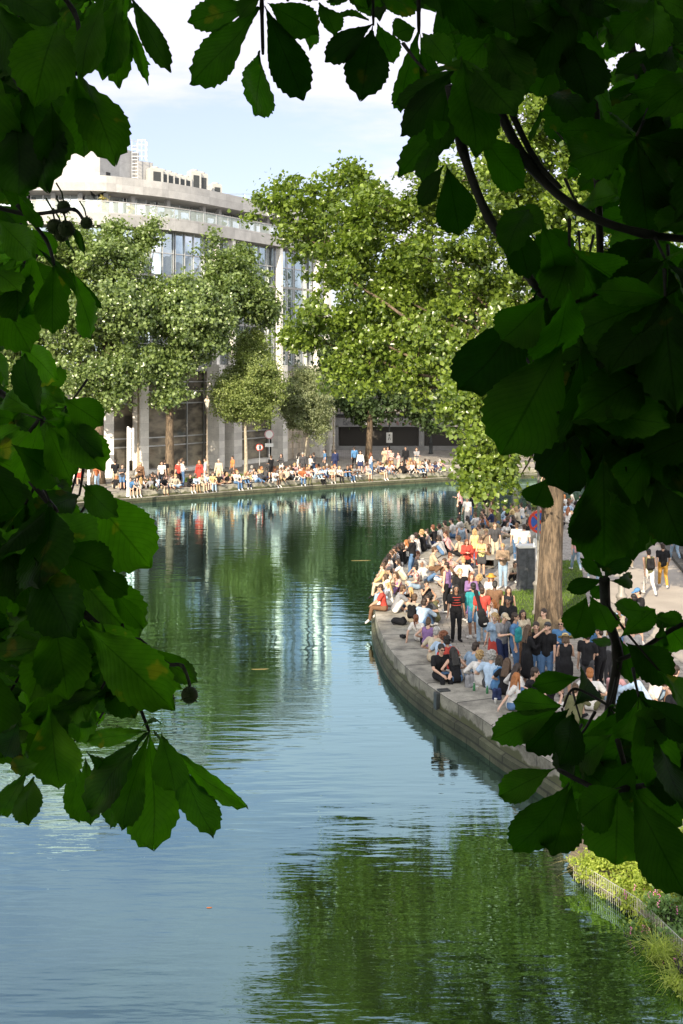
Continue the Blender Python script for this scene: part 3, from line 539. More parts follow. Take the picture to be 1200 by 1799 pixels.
# lower right
spray(CR, rnd, 1.9, [(1062, 1018, 995, 1036, 30), (1068, 1020, 1114, 1018, 30), (1060, 1015, 1022, 982, 24), (1065, 1015, 1088, 950, 60), (1066, 1018, 1050, 960, 40), (1030, 1048, 1010, 1122, 62), (1036, 1048, 1075, 1110, 62), (1064, 1024, 1040, 1050, 26), (1090, 1120, 1150, 1070, 46), (1080, 1060, 1130, 1075, 40), (1170, 1095, 1205, 1140, 60), (1150, 1085, 1200, 1090, 30), (1190, 1100, 1150, 1085, 30), (1165, 1095, 1150, 1150, 36), (1100, 1130, 1180, 1200, 70), (1090, 1120, 1110, 1200, 50), (1085, 1130, 1040, 1125, 18)],
      [([(1062, 1018), (1066, 1080), (1085, 1150), (1070, 1260), (1085, 1330)], 10, 1.9), ([(1290, 1060), (1200, 1095), (1120, 1145), (1085, 1160)], 5, 1.9), ([(1066, 1060), (1100, 1110), (1160, 1180)], 2.5, 1.85)])
spray(CR, rnd, 1.6, [(985, 1242, 862, 1300, 60), (990, 1240, 900, 1232, 50), (1000, 1245, 925, 1320, 70), (1010, 1240, 1035, 1190, 66), (1005, 1250, 985, 1345, 70), (1020, 1190, 935, 1205, 40), (1075, 1290, 1010, 1340, 70), (1080, 1290, 1130, 1215, 60), (1080, 1295, 1180, 1270, 66), (1085, 1290, 1150, 1340, 70), (975, 1350, 877, 1398, 56), (1000, 1375, 903, 1500, 92), (1005, 1380, 970, 1505, 80), (1010, 1375, 985, 1300, 60), (1085, 1390, 1082, 1520, 118), (1090, 1385, 1015, 1440, 80), (1085, 1380, 1040, 1320, 60), (1110, 1390, 1205, 1575, 100, 1.45), (1115, 1385, 1200, 1450, 90), (1130, 1380, 1200, 1390, 60), (1150, 1300, 1205, 1420, 90), (1120, 1330, 1060, 1400, 60), (1160, 1180, 1210, 1260, 80), (1040, 1380, 1040, 1450, 70)],
      [([(1290, 1330), (1180, 1370), (1100, 1385), (1060, 1390), (980, 1352)], 6, 1.6), ([(1085, 1300), (1110, 1390)], 5, 1.6), ([(1070, 1240), (1010, 1210), (990, 1242)], 2.6, 1.6)],
      [(1000, 1260), (1060, 1240), (1130, 1220), (1290, 1230), (1290, 1500), (1180, 1460), (1120, 1440), (1060, 1460), (1000, 1440), (980, 1400), (980, 1340)], 30, (1.6, 2.4))
# unseen bulk of both crowns, lobes placed to shade near leaves and quay; trunks
def bulk(parent, lobes, n, seed, trunk, limbs):
    r = np.random.default_rng(seed); V, FC, rn, C = leaf_cloud(lobes, n, 22, .34, .20, seed, .15, False, 1.0, -.9)
    keep = []; P = V.reshape(-1, 4, 3)
    ctr = P.mean(1); inview = (ctr[:, 1] > 0.1) & (np.abs(ctr[:, 0]) < .34 * ctr[:, 1] + .25) & (ctr[:, 2] - CZ < .36 * ctr[:, 1] + .25)
    P = P[~inview]; rn = rn.reshape(-1, 4)[~inview]; V = P.reshape(-1, 3); FC = np.arange(len(V)).reshape(-1, 4)
    UV = np.tile(np.array([(0, 0), (.5, .6), (1, 0), (.5, -.6)]), (len(P), 1))
    link('crown', mesh_np('crown', V, FC, CHEST, attr=rn.ravel(), uv=UV), parent)
    mb = MB(); mb.tube(*trunk, 14); mb.build('trunk', BARK, parent, smooth=True)
    mb = MB(); q = random.Random(seed)
    for a, b, r0, r1 in limbs: limb(mb, a, b, r0, r1, q, .06, 9, 9)
    mb.build('limb', BARK, parent, smooth=True)
bulk(CL, [((-1.3, -1.6, 10.4), (2.0, 1.6, 1.4)), ((-3.8, 7.4, 14.2), (3.8, 3.8, 1.9)), ((-6.6, 6.2, 13.2), (3.4, 3.4, 2.2)), ((-5.6, 2.8, 13.0), (3.2, 3.0, 2.0)), ((-7.6, 10.0, 13.6), (3.4, 3.2, 2.4)), ((-15.5, -3, 11), (3.6, 4, 3.2)), ((-4.2, -1.7, 8.9), (2.0, 2.4, 2.2)), ((-1.5, -3.8, 8.6), (3, 1.8, 2.8))], 4200, 41,
     ([(-16, 0, -.1), (-15.9, 0, 3), (-15.3, .2, 7)], [.5, .38, .32]), [((-15.3, .2, 7), (-15.5, -3, 11), .24, .08), ((-15.3, .2, 7), (-7.6, 10, 13.4), .24, .06), ((-15.3, .2, 7), (-5.0, 6, 13.2), .2, .04), ((-15.3, .2, 7), (-3.5, -3.0, 9.8), .2, .04), ((-6, -2.0, 9.8), (-1.6, .1, 8.9), .05, .012)])
bulk(CR, [((3.6, -2.6, 11.6), (3.4, 3, 2.4)), ((6.4, 2.0, 12.6), (3.8, 3.4, 3.2)), ((2.0, 1.2, 12.6), (2.6, 1.6, 1.6)), ((4.2, -.8, 8.8), (2.2, 2.6, 3)), ((2.5, -3.4, 8.4), (3, 1.8, 3)), ((0, 1.0, 13.2), (4, 3, 1.2)), ((2.6, -1.2, 6.0), (2.6, 2.2, 1.3)), ((2.2, -1.0, 8.6), (1.2, 1.0, 2.4))], 3300, 42,
     ([(9.5, 1.0, -.1), (9.3, 1, 3), (8.9, 1.1, 6.8)], [.48, .36, .3]), [((8.9, 1.1, 6.8), (6.4, 2, 12.6), .22, .06), ((8.9, 1.1, 6.8), (3.6, -2.6, 11.6), .18, .05), ((8.9, 1.1, 6.8), (1.6, 1.3, 9.6), .12, .02), ((8.9, 1.1, 6.8), (1.3, 1.8, 7.6), .09, .015)])
# ------------------------------------------------------------------ the modern building across the water
BLD = [Vector(p) for p in [(-42, 90.0), (-27, 90.4), (-19.6, 90.7), (-18.4, 91.1), (-17.0, 92.3), (-15, 93.9), (-12.7, 96.6), (-10.6, 99.8), (-8.3, 103.6), (-5.2, 108.4), (-2.0, 113.2)]]
BLS = [Vector(p) for p in [(-42, 90.0), (-27, 90.4), (-19.6, 90.7)]] + smooth_line([(-19.6, 90.7), (-18.4, 91.1), (-17.0, 92.3), (-15, 93.9), (-12.7, 96.6), (-10.6, 99.8), (-8.3, 103.6), (-5.2, 108.4), (-2.0, 113.2)], 3)[1:]
def arc(line):
    s = [0]
    for i in range(1, len(line)): s.append(s[-1] + (line[i] - line[i - 1]).length)
    return s
BA = arc(BLS)
def at_s(s):
    for i in range(len(BA) - 1):
        if s <= BA[i + 1] or i == len(BA) - 2:
            t = (BLS[i + 1] - BLS[i]).normalized(); return BLS[i] + t * (s - BA[i]), t
def s_px(px):
    k = (px - 600) / F; best = None
    for i in range(2000):
        s = BA[-1] * i / 1999; p, t = at_s(s); e = abs(p.x / p.y - k)
        if best is None or e < best[0]: best = (e, s)
    return best[1]
def bandmesh(mb, s0, s1, z0, z1, out, inn, step=1.2, m=0):
    """solid curved band between arc lengths; out/inn = distance outward/inward of the facade line"""
    n = max(1, int((s1 - s0) / step)); P = []
    for i in range(n + 1):
        p, t = at_s(s0 + (s1 - s0) * i / n); nr = Vector((t.y, -t.x)); P.append((p + nr * out, p - nr * inn, s0 + (s1 - s0) * i / n))
    for i in range(n):
        (a, b, u0), (c, d, u1) = P[i], P[i + 1]
        uv = [(u0, z0), (u1, z0), (u1, z1), (u0, z1)]
        mb.poly([(a.x, a.y, z0), (c.x, c.y, z0), (c.x, c.y, z1), (a.x, a.y, z1)], m, uv)
        mb.poly([(d.x, d.y, z0), (b.x, b.y, z0), (b.x, b.y, z1), (d.x, d.y, z1)], m, uv)
        mb.poly([(a.x, a.y, z1), (c.x, c.y, z1), (d.x, d.y, z1), (b.x, b.y, z1)], m, [(u0, 0), (u1, 0), (u1, .6), (u0, .6)])
        mb.poly([(c.x, c.y, z0), (a.x, a.y, z0), (b.x, b.y, z0), (d.x, d.y, z0)], m, [(u0, 0), (u1, 0), (u1, .6), (u0, .6)])
    for (a, b, u) in (P[0], P[-1]): mb.poly([(a.x, a.y, z0), (b.x, b.y, z0), (b.x, b.y, z1), (a.x, a.y, z1)], m, [(0, z0), (.5, z0), (.5, z1), (0, z1)])
def glassband(mb, s0, s1, z0, z1, inn, step=1.2, jit=0):
    n = max(1, int((s1 - s0) / step))
    for i in range(n):
        u0, u1 = s0 + (s1 - s0) * i / n, s0 + (s1 - s0) * (i + 1) / n; p, t = at_s(u0); q, t2 = at_s(u1); a = Vector((p.x - t.y * inn, p.y + t.x * inn)); b = Vector((q.x - t2.y * inn, q.y + t2.x * inn))
        j = rng.normal() * jit
        mb.poly([(a.x, a.y, z0), (b.x, b.y, z0), (b.x - j * t.y, b.y + j * t.x, z1), (a.x - j * t.y, a.y + j * t.x, z1)])
OB = thing('office_building', 'white curved office building with glass facade, roof terrace and tall pale columns', 'building', (-18, 92, 0))
def ob(mb, name, mat, parent=None, **t):
    o = mb.build(name, mat, parent or OB, **t)
    if parent is None: o.location = (18, -92, 0)
    return o
S_END = BA[-1]
mb = MB(); bandmesh(mb, 0, S_END, 22.75, 24.0, .25, 8.5); ob(mb, 'parapet', CONC)
mb = MB(); bandmesh(mb, 0, S_END, 19.95, 20.9, 1.15, 9); ob(mb, 'terrace_slab', CONC)
mb = MB(); glassband(mb, 0, S_END, 20.95, 21.8, -1.02, 1.6); ob(mb, 'balustrade', BALG)
mb = MB(); bandmesh(mb, 0, S_END, 21.8, 21.88, 1.06, -.98); ob(mb, 'handrail', CONC); mb = MB(); bandmesh(mb, 0, S_END, 20.9, 20.98, 1.06, -.98); ob(mb, 'base_rail', CONC)
mb = MB()
for i in range(int(S_END / 1.6) + 1):
    p, t = at_s(i * 1.6); mb.box((p.x + t.y * 1.02, p.y - t.x * 1.02, 21.35), (.05, .05, .9), math.atan2(t.y, t.x))
ob(mb, 'balustrade_post', METAL)
cols = [40, 90, 138, 188, 241, 305, 369, 397, 440, 481, 515, 547, 580]; SC = [s_px(c) for c in cols]; SC = [0, 6] + SC
# set-back terrace storey
for k in range(len(SC) - 1):
    a, b = SC[k] + .12, SC[k + 1] - .12
    mb = MB(); glassband(mb, a, b, 20.92, 22.74, 2.2, 1.1, .012); w_ = ob(mb, 'window', GLASS)
    mb = MB()
    for i in range(max(2, int((b - a) / 1.1)) + 1):
        p, t = at_s(a + (b - a) * i / max(2, int((b - a) / 1.1))); mb.box((p.x - t.y * 2.17, p.y + t.x * 2.17, 21.83), (.06, .06, 1.8), math.atan2(t.y, t.x))
    mb.build('frame', METAL, w_)
    p, t = at_s(SC[k]); mb = MB(); mb.box((p.x - t.y * .8, p.y + t.x * .8, 21.82), (.35, .35, 1.83), math.atan2(t.y, t.x)); ob(mb, 'terrace_pillar', CONC)
# floors
FL = [(8.9, 12.45), (12.65, 16.2), (16.4, 19.95)]
mb = MB()
for z in (8.4, 12.45, 16.2): mb = MB(); bandmesh(mb, 0, S_END, z, z + (.5 if z < 9 else .2), .05, 1.0); ob(mb, 'floor_slab', CONC)
for fi, (z0, z1) in enumerate(FL):
    for k in range(len(SC) - 1):
        a, b = SC[k] + .1, SC[k + 1] - .1; n = max(2, round((b - a) / 1.15))
        mb = MB()
        for i in range(n):
            u0, u1 = a + (b - a) * i / n, a + (b - a) * (i + 1) / n
            for za, zb in ((z0 + .01, (z0 + z1) / 2), ((z0 + z1) / 2, z1 - .01)):
                glassband(mb, u0, u1, za, zb, .02 + .0, 99, .015)
        w_ = ob(mb, 'window', GLASS)
        mb = MB()
        for i in range(n + 1):
            p, t = at_s(a + (b - a) * i / n); mb.box((p.x + t.y * .07, p.y - t.x * .07, (z0 + z1) / 2), (.05, .1, z1 - z0 - .02), math.atan2(t.y, t.x))
        bandmesh(mb, a, b, (z0 + z1) / 2 - .04, (z0 + z1) / 2 + .04, .1, .0)
        mb.build('mullion', METAL, w_)
# columns with tall fins
for c in (138, 188, 241, 369, 397, 481, 547, 580):
    s = s_px(c); p, t = at_s(s); a = math.atan2(t.y, t.x); wd = {397: 1.2, 580: 1.0}.get(c, .75)
    mb = MB(); d = 1.35; cc = (p.x + t.y * .65, p.y - t.x * .65)
    def colbox(w_, d_, z0, z1, cx, cy):
        ca, sa = math.cos(a), math.sin(a); q = [(cx + x * ca - y * sa, cy + x * sa + y * ca) for x, y in ((-w_ / 2, -d_ / 2), (w_ / 2, -d_ / 2), (w_ / 2, d_ / 2), (-w_ / 2, d_ / 2))]; u = 0
        for i in range(4):
            A, B = q[i], q[(i + 1) % 4]; l = math.hypot(B[0] - A[0], B[1] - A[1]); mb.poly([(*A, z0), (*B, z0), (*B, z1), (*A, z1)], 0, [(u, z0), (u + l, z0), (u + l, z1), (u, z1)]); u += l
        mb.poly([(*v_, z1) for v_ in q], 0, [(0, 0), (w_, 0), (w_, d_), (0, d_)])
    colbox(wd, d, -.05, 8.38 if c in (188, 138, 241) else 8.95, *cc)
    if c in (369, 397, 481, 547, 580): colbox(.42 if c != 580 else .9, .5, 8.96, 19.9 if c != 580 else 22, *cc)
    ob(mb, 'column', CONCL)
# lobby glazing, recessed
for k in range(len(SC) - 1):
    if cols[max(k - 2, 0)] >= 481 and k >= 2: continue
    a, b = SC[k], SC[k + 1]
    if k >= 2 and cols[k - 2] in (369,): pass
    mb = MB(); n = max(1, round((b - a) / 2.4)); zs = [.3, 2.2, 2.9, 5.7, 6.7, 7.5, 8.38]
    for i in range(n):
        for j in range(len(zs) - 1): glassband(mb, a + (b - a) * i / n, a + (b - a) * (i + 1) / n, zs[j], zs[j + 1], .75, 99, .01)
    w_ = ob(mb, 'lobby_window', LOBBY); mb = MB()
    for z in zs[1:-1]: bandmesh(mb, a, b, z - .05, z + .05, -.66, .73)
    for i in range(n + 1):
        p, t = at_s(a + (b - a) * i / n); mb.box((p.x - t.y * .68, p.y + t.x * .68, 4.3), (.07, .12, 8.1), math.atan2(t.y, t.x))
    mb.build('mullion', METAL, w_)
mb = MB(); bandmesh(mb, 0, s_px(481), -.05, .3, .2, 1.2); ob(mb, 'plinth', CONCL)
mb = MB(); s0 = s_px(481) + .5; bandmesh(mb, s0, S_END, -.05, 8.4, .0, .6, 1.0)
for i in range(6):
    sa = s0 + .3 + i * (S_END - s0 - 1) / 6; bandmesh(mb, sa, sa + .5, -.05, 8.2, .22, -.002)
bandmesh(mb, s0, S_END, 4.6, 4.9, .27, -.003); ob(mb, 'stone_wall', BEIGE)
mb = MB(); bandmesh(mb, s_px(548), s_px(575), .1, 2.9, .31, -.25); ob(mb, 'doorway', WHITEP)
mb = MB(); bandmesh(mb, s_px(556), s_px(574), .4, 2.5, .34, -.312); ob(mb, 'noticeboard', METAL)
# body behind
mb = MB(); bandmesh(mb, 0, S_END, 24.0, 24.02, -.3, 8.4); ob(mb, 'roof', ROOFG)
mb = MB(); bandmesh(mb, 0, S_END, 0, 22.7, -2.4, 8.0, 3); ob(mb, 'core', DARK)
def prism(mb, pts, z0, z1, m=0):
    u = 0
    for i in range(len(pts)):
        a, b = pts[i], pts[(i + 1) % len(pts)]; l = math.hypot(b[0] - a[0], b[1] - a[1]); mb.poly([(*a, z0), (*b, z0), (*b, z1), (*a, z1)], m, [(u, z0), (u + l, z0), (u + l, z1), (u, z1)]); u += l
    mb.poly([(*p, z1) for p in pts], m, [tuple(p) for p in pts])
PH = [(-24.4, 92.6), (-19.75, 93.0), (-17.35, 97.6), (-20, 101), (-26, 100)]
mb = MB(); prism(mb, PH, 24.0, 27.1); prism(mb, [(-17.3, 96.8), (-16.2, 97.8), (-18, 100.5), (-19, 99)], 24.0, 26.3); pr = ob(mb, 'roof_plant_room', CONC)
mb = MB(); prism(mb, [(-23.6, 92.9), (-20.4, 93.2), (-20.4, 96), (-23.6, 96)], 27.1, 27.4); mb.build('hatch', WHITEP, pr)
mb = MB(); mb.box((-19.25, 93.9, 24.55), (.5, .08, .5), math.atan2(4.6, 2.4)); mb.box((-18.35, 95.62, 24.35), (.5, .08, .35), math.atan2(4.6, 2.4)); mb.build('vent', DARK, pr)
mb = MB(); A, B = Vector((-20.9, 93.6, 27.1)), Vector((-17.6, 97.9, 27.1))
for h in (.5, 1.05): mb.tube([A + Vector((0, 0, h)), B + Vector((0, 0, h))], .03, 5)
for i in range(6): q_ = A.lerp(B, i / 5); mb.tube([q_, q_ + Vector((0, 0, 1.05))], .03, 5)
ob(mb, 'roof_railing', METAL)
mb = MB(); c = Vector((-17.5, 96.4, 0))
for dx in (-.25, .25): mb.tube([(c.x + dx, c.y, 24), (c.x + dx, c.y, 28)], .03, 5)
for k in range(12): mb.tube([(c.x - .25, c.y, 24.2 + k * .3), (c.x + .25, c.y, 24.2 + k * .3)], .02, 4)
for z in (26.6, 27.1, 27.6, 28): mb.tube([(c.x + .25, c.y, z), (c.x + .9, c.y, z), (c.x + .9, c.y + .8, z), (c.x - .2, c.y + .8, z)], .025, 4)
for dx, dy in ((.9, 0), (.9, .8), (.57, 0), (.9, .4)): mb.tube([(c.x + dx, c.y + dy, 26.3), (c.x + dx, c.y + dy, 28)], .022, 4)
ob(mb, 'ladder', METAL)
mb = MB(); mb.tube([PW(395, 341, 103), PW(470, 341, 112)], .03, 4); 
for px in (400, 430, 460): mb.tube([PW(px, 341, 103 + (px - 395) * .12), PW(px, 356, 103 + (px - 395) * .12)], .025, 4)
ob(mb, 'edge_railing', METAL)
# air conditioning units on the roof
def ac(label, px, Y, w_, h):
    p = PW(px, 0, Y); t = thing('air_conditioner', label, 'air conditioner', (p.x, p.y, 24.02), R(38), 'air conditioning units on the office roof')
    mb = MB(); mb.box((0, 0, h / 2), (w_, .8, h), bev=.02); mb.box((0, 0, h + .05), (w_ * .9, .72, .1)); mb.build('casing', UNITP, t)
    mb = MB(); mb.box((0, -.405, h * .55), (w_ * .6, .02, h * .6)); mb.box((w_ / 2 + .005, 0, h * .5), (.02, .4, h * .6)); gr_ = mb.build('grille', DARKM, t)
    mb = MB(); mb.lathe([(.28, h + .1), (.32, h + .12), (.32, h + .22), (.26, h + .24)], n=12); mb.build('fan_cowl', UNITP, t)
for i, (px, w_, h) in enumerate([(272, 1.2, 1.55), (285, .8, 1.45), (296, .8, 1.45), (306, .8, 1.4), (316, .8, 1.4), (326, .8, 1.4), (341, 1.0, 2.1), (354, .9, 2.0), (378, 1.0, 1.5)]):
    nm = ['first from the ladder', 'second from the ladder', 'third from the ladder', 'fourth from the ladder', 'fifth from the ladder', 'sixth from the ladder', 'tallest of the row', 'tall one just right of the tallest', 'standing alone right of the row'][i]
    ac('grey air conditioning unit on the white roof, ' + nm, px, 97 + i * .75 + (2 if i == 8 else 0), w_, h)
# plants on the terrace
def pot(label, px, Y, hgt, sp, mat, seed):
    p = PW(px, 0, Y); t = thing('potted_plant', label, 'plant', (p.x, p.y, 20.9), group='potted plants on the office terrace')
    mb = MB(); mb.lathe([(.16, 0), (.24, .35), (.26, .36)], n=10); mb.build('pot', PALEBARK, t)
    V, FC, rn, C = leaf_cloud([((0, 0, .4 + hgt / 2), (sp, sp, hgt / 2))], 14, 12, .25, .22, seed, .2, False); link('foliage', mesh_np('foliage', V, FC, mat, attr=rn), t)
for i, a in enumerate([('tall dry yellow plant by the terrace corner', 182, 91.2, 1.2, .3, STRAWL), ('low yellow flowering plant on the terrace', 229, 92.6, .6, .45, STRAWL), ('small green terrace plant left of the glass curve', 270, 95, .8, .3, BANKL), ('green shrub behind the curved balustrade', 298, 97, .9, .4, BANKL), ('yellow shrub on the curved terrace', 352, 99.5, .7, .45, STRAWL), ('pale green shrub at the right end of the terrace', 392, 103, .7, .4, BANKL)]): pot(*a, seed=50 + i)

# ------------------------------------------------------------------ buildings beyond
def facade_building(name, label, o, rz, W, D, H, wall, nx, zs, ww, wh, roofh=0, cat='building', group=None):
    t = thing(name, label, cat, o, rz, group); mb = MB(); prism(mb, [(0, 0), (W, 0), (W, D), (0, D)], -.05, H)
    mb.build('wall', wall, t)
    mb = MB(); mb.box((W / 2, -.12, H + .12), (W + .5, .5, .3))
    for z in zs: mb.box((W / 2, -.08, z - .35), (W + .1, .25, .14))
    mb.build('cornice', wall, t)
    if roofh:
        mb = MB(); i = 1.6; lo = [(-.1, .1), (W + .1, .1), (W + .1, D), (-.1, D)]; hi = [(i * .4, i), (W - i * .4, i), (W - i * .4, D - i), (i * .4, D - i)]
        for k in range(4): mb.poly([(*lo[k], H + .27), (*lo[(k + 1) % 4], H + .27), (*hi[(k + 1) % 4], H + roofh), (*hi[k], H + roofh)])
        mb.poly([(*p, H + roofh) for p in hi]); rf = mb.build('roof', ROOFG, t)
        for k in range(3): mb = MB(); mb.box((W * (k + .6) / 3.3, D * .4, H + roofh + .7), (1.6, .7, 1.8)); mb.build('chimney', BEIGE, rf)
    for z in zs:
        for i in range(nx):
            cx = W * (i + .5) / nx; mb = MB(); mb.box((cx, -.03, z + wh / 2), (ww + .24, .14, wh + .24)); w_ = mb.build('window', wall, t); mb = MB(); mb.box((cx, -.08, z + wh / 2), (ww, .08, wh)); mb.build('pane', WING, w_)
    return t
facade_building('apartment_building', 'cream apartment block with grey mansard roof glimpsed behind the big tree', (10, 148, 0), 0, 32, 12, 18, BEIGE, 9, [4, 7.2, 10.4, 13.6], 1.2, 2.1, 4.5)
facade_building('apartment_building', 'sunlit cream apartment block mirrored in the glass facade', (47, 128, 0), R(-90), 40, 12, 19, BEIGE, 11, [4, 7.2, 10.4, 13.6], 1.2, 2.1, 4.5)
t = thing('school_building', 'low grey building with white band, dark slatted openings and graffiti across the water', 'building', (-.9, 121, 0)); W_ = 30
mb = MB(); prism(mb, [(0, .6), (W_, .6), (W_, 14), (0, 14)], -.05, 12.5); mb.build('wall', mottled('grey_render', (.36, .33, .30), .12, 2, .8), t)
mb = MB(); mb.box((W_ / 2, .2, 2.95), (W_, .78, .95)); mb.box((W_ / 2, .25, .18), (W_, .68, .46))
for x in (0.3, 9.4, 19.5, 29): mb.box((x, .18, 1.5), (.55, .74, 2.2))
mb.build('frame_band', CONC, t)
for x0, x1 in ((.7, 9.0), (9.8, 19.1), (19.9, 28.6)):
    mb = MB(); mb.box(((x0 + x1) / 2, .45, 1.45), (x1 - x0, .2, 2.1)); mb.build('grille', GRILLE, t)
for z in (4.6, 8.4):
    for i in range(9):
        mb = MB(); mb.box((2 + i * 3.2, .58, z + .9), (2.2, .12, 1.9)); w_ = mb.build('window', METAL, t)
        for k in (-.53, .53): mb = MB(); mb.box((2 + i * 3.2 + k, .5, z + .9), (.94, .08, 1.7)); mb.build('pane', WING, w_)
mb = MB(); mb.box((W_ / 2, .1, 3.75), (W_, 1.0, .12)); 
for i in range(60): mb.box((.3 + i * .5, -.32, 4.2), (.05, .05, .8))
mb.box((W_ / 2, -.32, 4.62), (W_, .07, .06)); mb.build('balcony_rail', DARKM, t)
gm = MB(); q_ = random.Random(4); letters = {'G': [(1, 1.6), (.2, 1.2), (.2, .4), (.9, .1), (1, .8), (.5, .8)], 'M': [(0, 0), (.2, 1.5), (.6, .4), (1, 1.5), (1.1, 0)], 'O': [(.5, 1.4), (.1, .7), (.5, 0), (1, .7), (.5, 1.4)], 'E': [(1, 1.4), (.1, 1.3), (.1, .7), (.8, .7), (.1, .6), (.1, 0), (1, .1)], 'S': [(1, 1.4), (.2, 1.1), (.9, .6), (.1, .1)], 'T': [(0, 1.3), (1, 1.4), (.5, 1.4), (.4, 0)]}
for i, ch in enumerate('GMOE'): gm.tube([(1.0 + i * .55 + a * .45, -.215, 2.62 + b * .32) for a, b in letters[ch]], .028, 4)
gm.build('graffiti', GRAF, t)
gm = MB()
for i in range(7): gm.tube([(5.0 + i * .75 + q_.uniform(0, .5), -.21, 2.6 + q_.uniform(0, .55)) for _ in range(5)], .03, 4)
gm.build('graffiti', GRAFR, t)

# ------------------------------------------------------------------ street furniture
def lamp(label, base, H, mat, rz=0, s=1.0, group='cast iron street lamps'):
    t = thing('street_lamp', label, 'street lamp', base, rz, group)
    mb = MB(); mb.lathe([(.22 * s, -.02), (.22 * s, .12), (.17 * s, .16), (.165 * s, 1.0), (.2 * s, 1.04), (.2 * s, 1.1), (.11 * s, 1.2), (.13 * s, 1.45), (.07 * s, 1.6), (.1 * s, 1.75), (.055 * s, 1.9), (.055 * s, 2.6), (.075 * s, 2.65), (.045 * s, 2.75), (.038 * s, H - 1.05), (.08 * s, H - 1.0), (.03 * s, H - .92)], n=16); mb.build('pole', mat, t, smooth=True)
    mb = MB(); z = H - .92
    for k in range(4):
        a = math.pi / 4 + k * math.pi / 2; mb.tube([(.11 * math.cos(a), .11 * math.sin(a), z), (.24 * math.cos(a), .24 * math.sin(a), z + .48)], .016, 4)
    mb.tube([(0, 0, z - .04), (0, 0, z + .02)], .14, 4); hd = mb.build('lantern', mat, t)
    mb = MB(); mb.tube([(0, 0, z + .02), (0, 0, z + .47)], [.13, .235], 4, cap=False); mb.build('glass', LANG, hd)
    mb = MB(); mb.lathe([(.29, z + .47), (.27, z + .53), (.2, z + .68), (.11, z + .74), (.12, z + .8), (.05, z + .86), (.03, z + .95)], n=4); mb.build('roof', mat, hd)
    return t
lamp('pale bronze street lamp on the far quay between the two plane trees', G(364, 842), 6.5, BRONZE, s=1.1)
lamp('street lamp on the far quay right of the grey-green round tree', G(586, 812), 6.9, BRONZE, s=1.1)
lamp('dark street lamp on the far quay before the slatted openings', G(757, 797), 6.9, DARKM, s=1.1)
lamp('ornate grey lamp post beside the big plane trunk', G(946, 1080), 6.0, GREYP, s=1.0)
lamp('grey lamp post standing in the path behind the hanging leaves', G(1092, 1105), 6.2, GREYP, s=.95)
def pole(label, base, H, r, mat, name='post', cat='post'):
    t = thing(name, label, cat, base); mb = MB(); mb.lathe([(r * 1.6, -.02), (r * 1.6, .06), (r, .1), (r * .85, H - .05), (r * .5, H)], n=10); mb.build('pole', mat, t, smooth=True); return t
t = pole('tall slim brown mast in front of the office columns', G(243, 842), 8.4, .1, BRONZE, 'street_mast', 'mast')
t = pole('tall white twin banner post at the left end of the far quay', G(225, 872), 4.7, .09, WHITEP, 'banner_post', 'post')
mb = MB(); mb.box((.33, 0, 3.5), (.15, .1, 2.2), bev=.02); mb.box((0.1, 0, 3.5), (.15, .1, 2.2), bev=.02); mb.box((.2, 0, 4.4), (.2, .06, .06)); mb.build('banner', WHITEP, t)
pole('short white post among the people at the far left', G(156, 862), 1.9, .1, WHITEP, 'bollard_post', 'post')
def disc(mb, r, th, y, m=0, n=28):
    mb.tube([(0, y, 0), (0, y - th, 0)], r, n, m)
def sign_round(label, base, H, r, kind, rz=0, off=0):
    t = thing('road_sign', label, 'road sign', base, rz); mb = MB(); mb.tube([(0, .03, -.02), (0, .03, H + r * .8)], .035, 8); mb.build('pole', METAL, t)
    mb = MB(); disc(mb, r, .02, 0); o = mb.build('plate', RED, t); o.location = (off, 0, H); 
    if kind == 'limit':
        mb = MB(); disc(mb, r * .76, .006, -.021); x = mb.build('face', SIGNW, o)
        mb = MB(); sg = lambda P: mb.tube([(a * r * .62, -.03, b * r * .62) for a, b in P], r * .07, 5)
        sg([(-.62, .45), (-.4, .6), (-.15, .4), (-.35, .08), (-.12, -.15), (-.15, -.45), (-.45, -.55), (-.65, -.4)]); sg([(.4, .6), (.18, .35), (.18, -.35), (.4, -.55), (.62, -.35), (.62, .35), (.4, .6)]); mb.build('number', DARKM, o)
    if kind == 'nostop':
        mb = MB(); disc(mb, r * .78, .006, -.021); mb.build('face', BLUE, o)
        mb = MB()
        for s_ in (-1, 1): mb.tube([(-.55 * r, -.03, -.55 * r * s_), (.55 * r, -.03, .55 * r * s_)], r * .1, 6)
        mb.build('cross', RED, o)
    if kind == 'back': pass
    return t
sign_round('round thirty speed limit sign behind the far quay crowd', G(456, 832), 2.15, .30, 'limit')
t = sign_round('round no stopping sign with red cross on blue behind the plane trunk', G(943, 1066), 3.05, .42, 'nostop', R(-8), .12)
mb = MB(); mb.box((.12, -.01, 2.3), (.5, .03, .3), bev=.008); mb.build('supplementary_plate', SIGNW, t)
t = thing('road_sign', 'pale round sign with white plate below it right of the speed limit sign', 'road sign', G(473, 828)); mb = MB(); mb.tube([(0, .03, 0), (0, .03, 3.4)], .04, 8); mb.build('pole', METAL, t)
mb = MB(); mb.tube([(0, 0, 3.1), (0, -.02, 3.1)], .40, 24); mb.tube([(0, -.021, 3.1), (0, -.03, 3.1)], .31, 24, 1); mb.build('plate', [mottled('faded_sign_pink', (.55, .30, .32), .1, 4), SIGNW], t); mb = MB(); mb.box((0, 0, 2.2), (.7, .03, .3)); mb.build('supplementary_plate', SIGNW, t)
t = thing('road_sign', 'red bordered triangular sign at the far left behind the leaves', 'road sign', G(166, 845)); mb = MB(); mb.tube([(0, .03, 0), (0, .03, 3.2)], .04, 8); mb.build('pole', METAL, t)
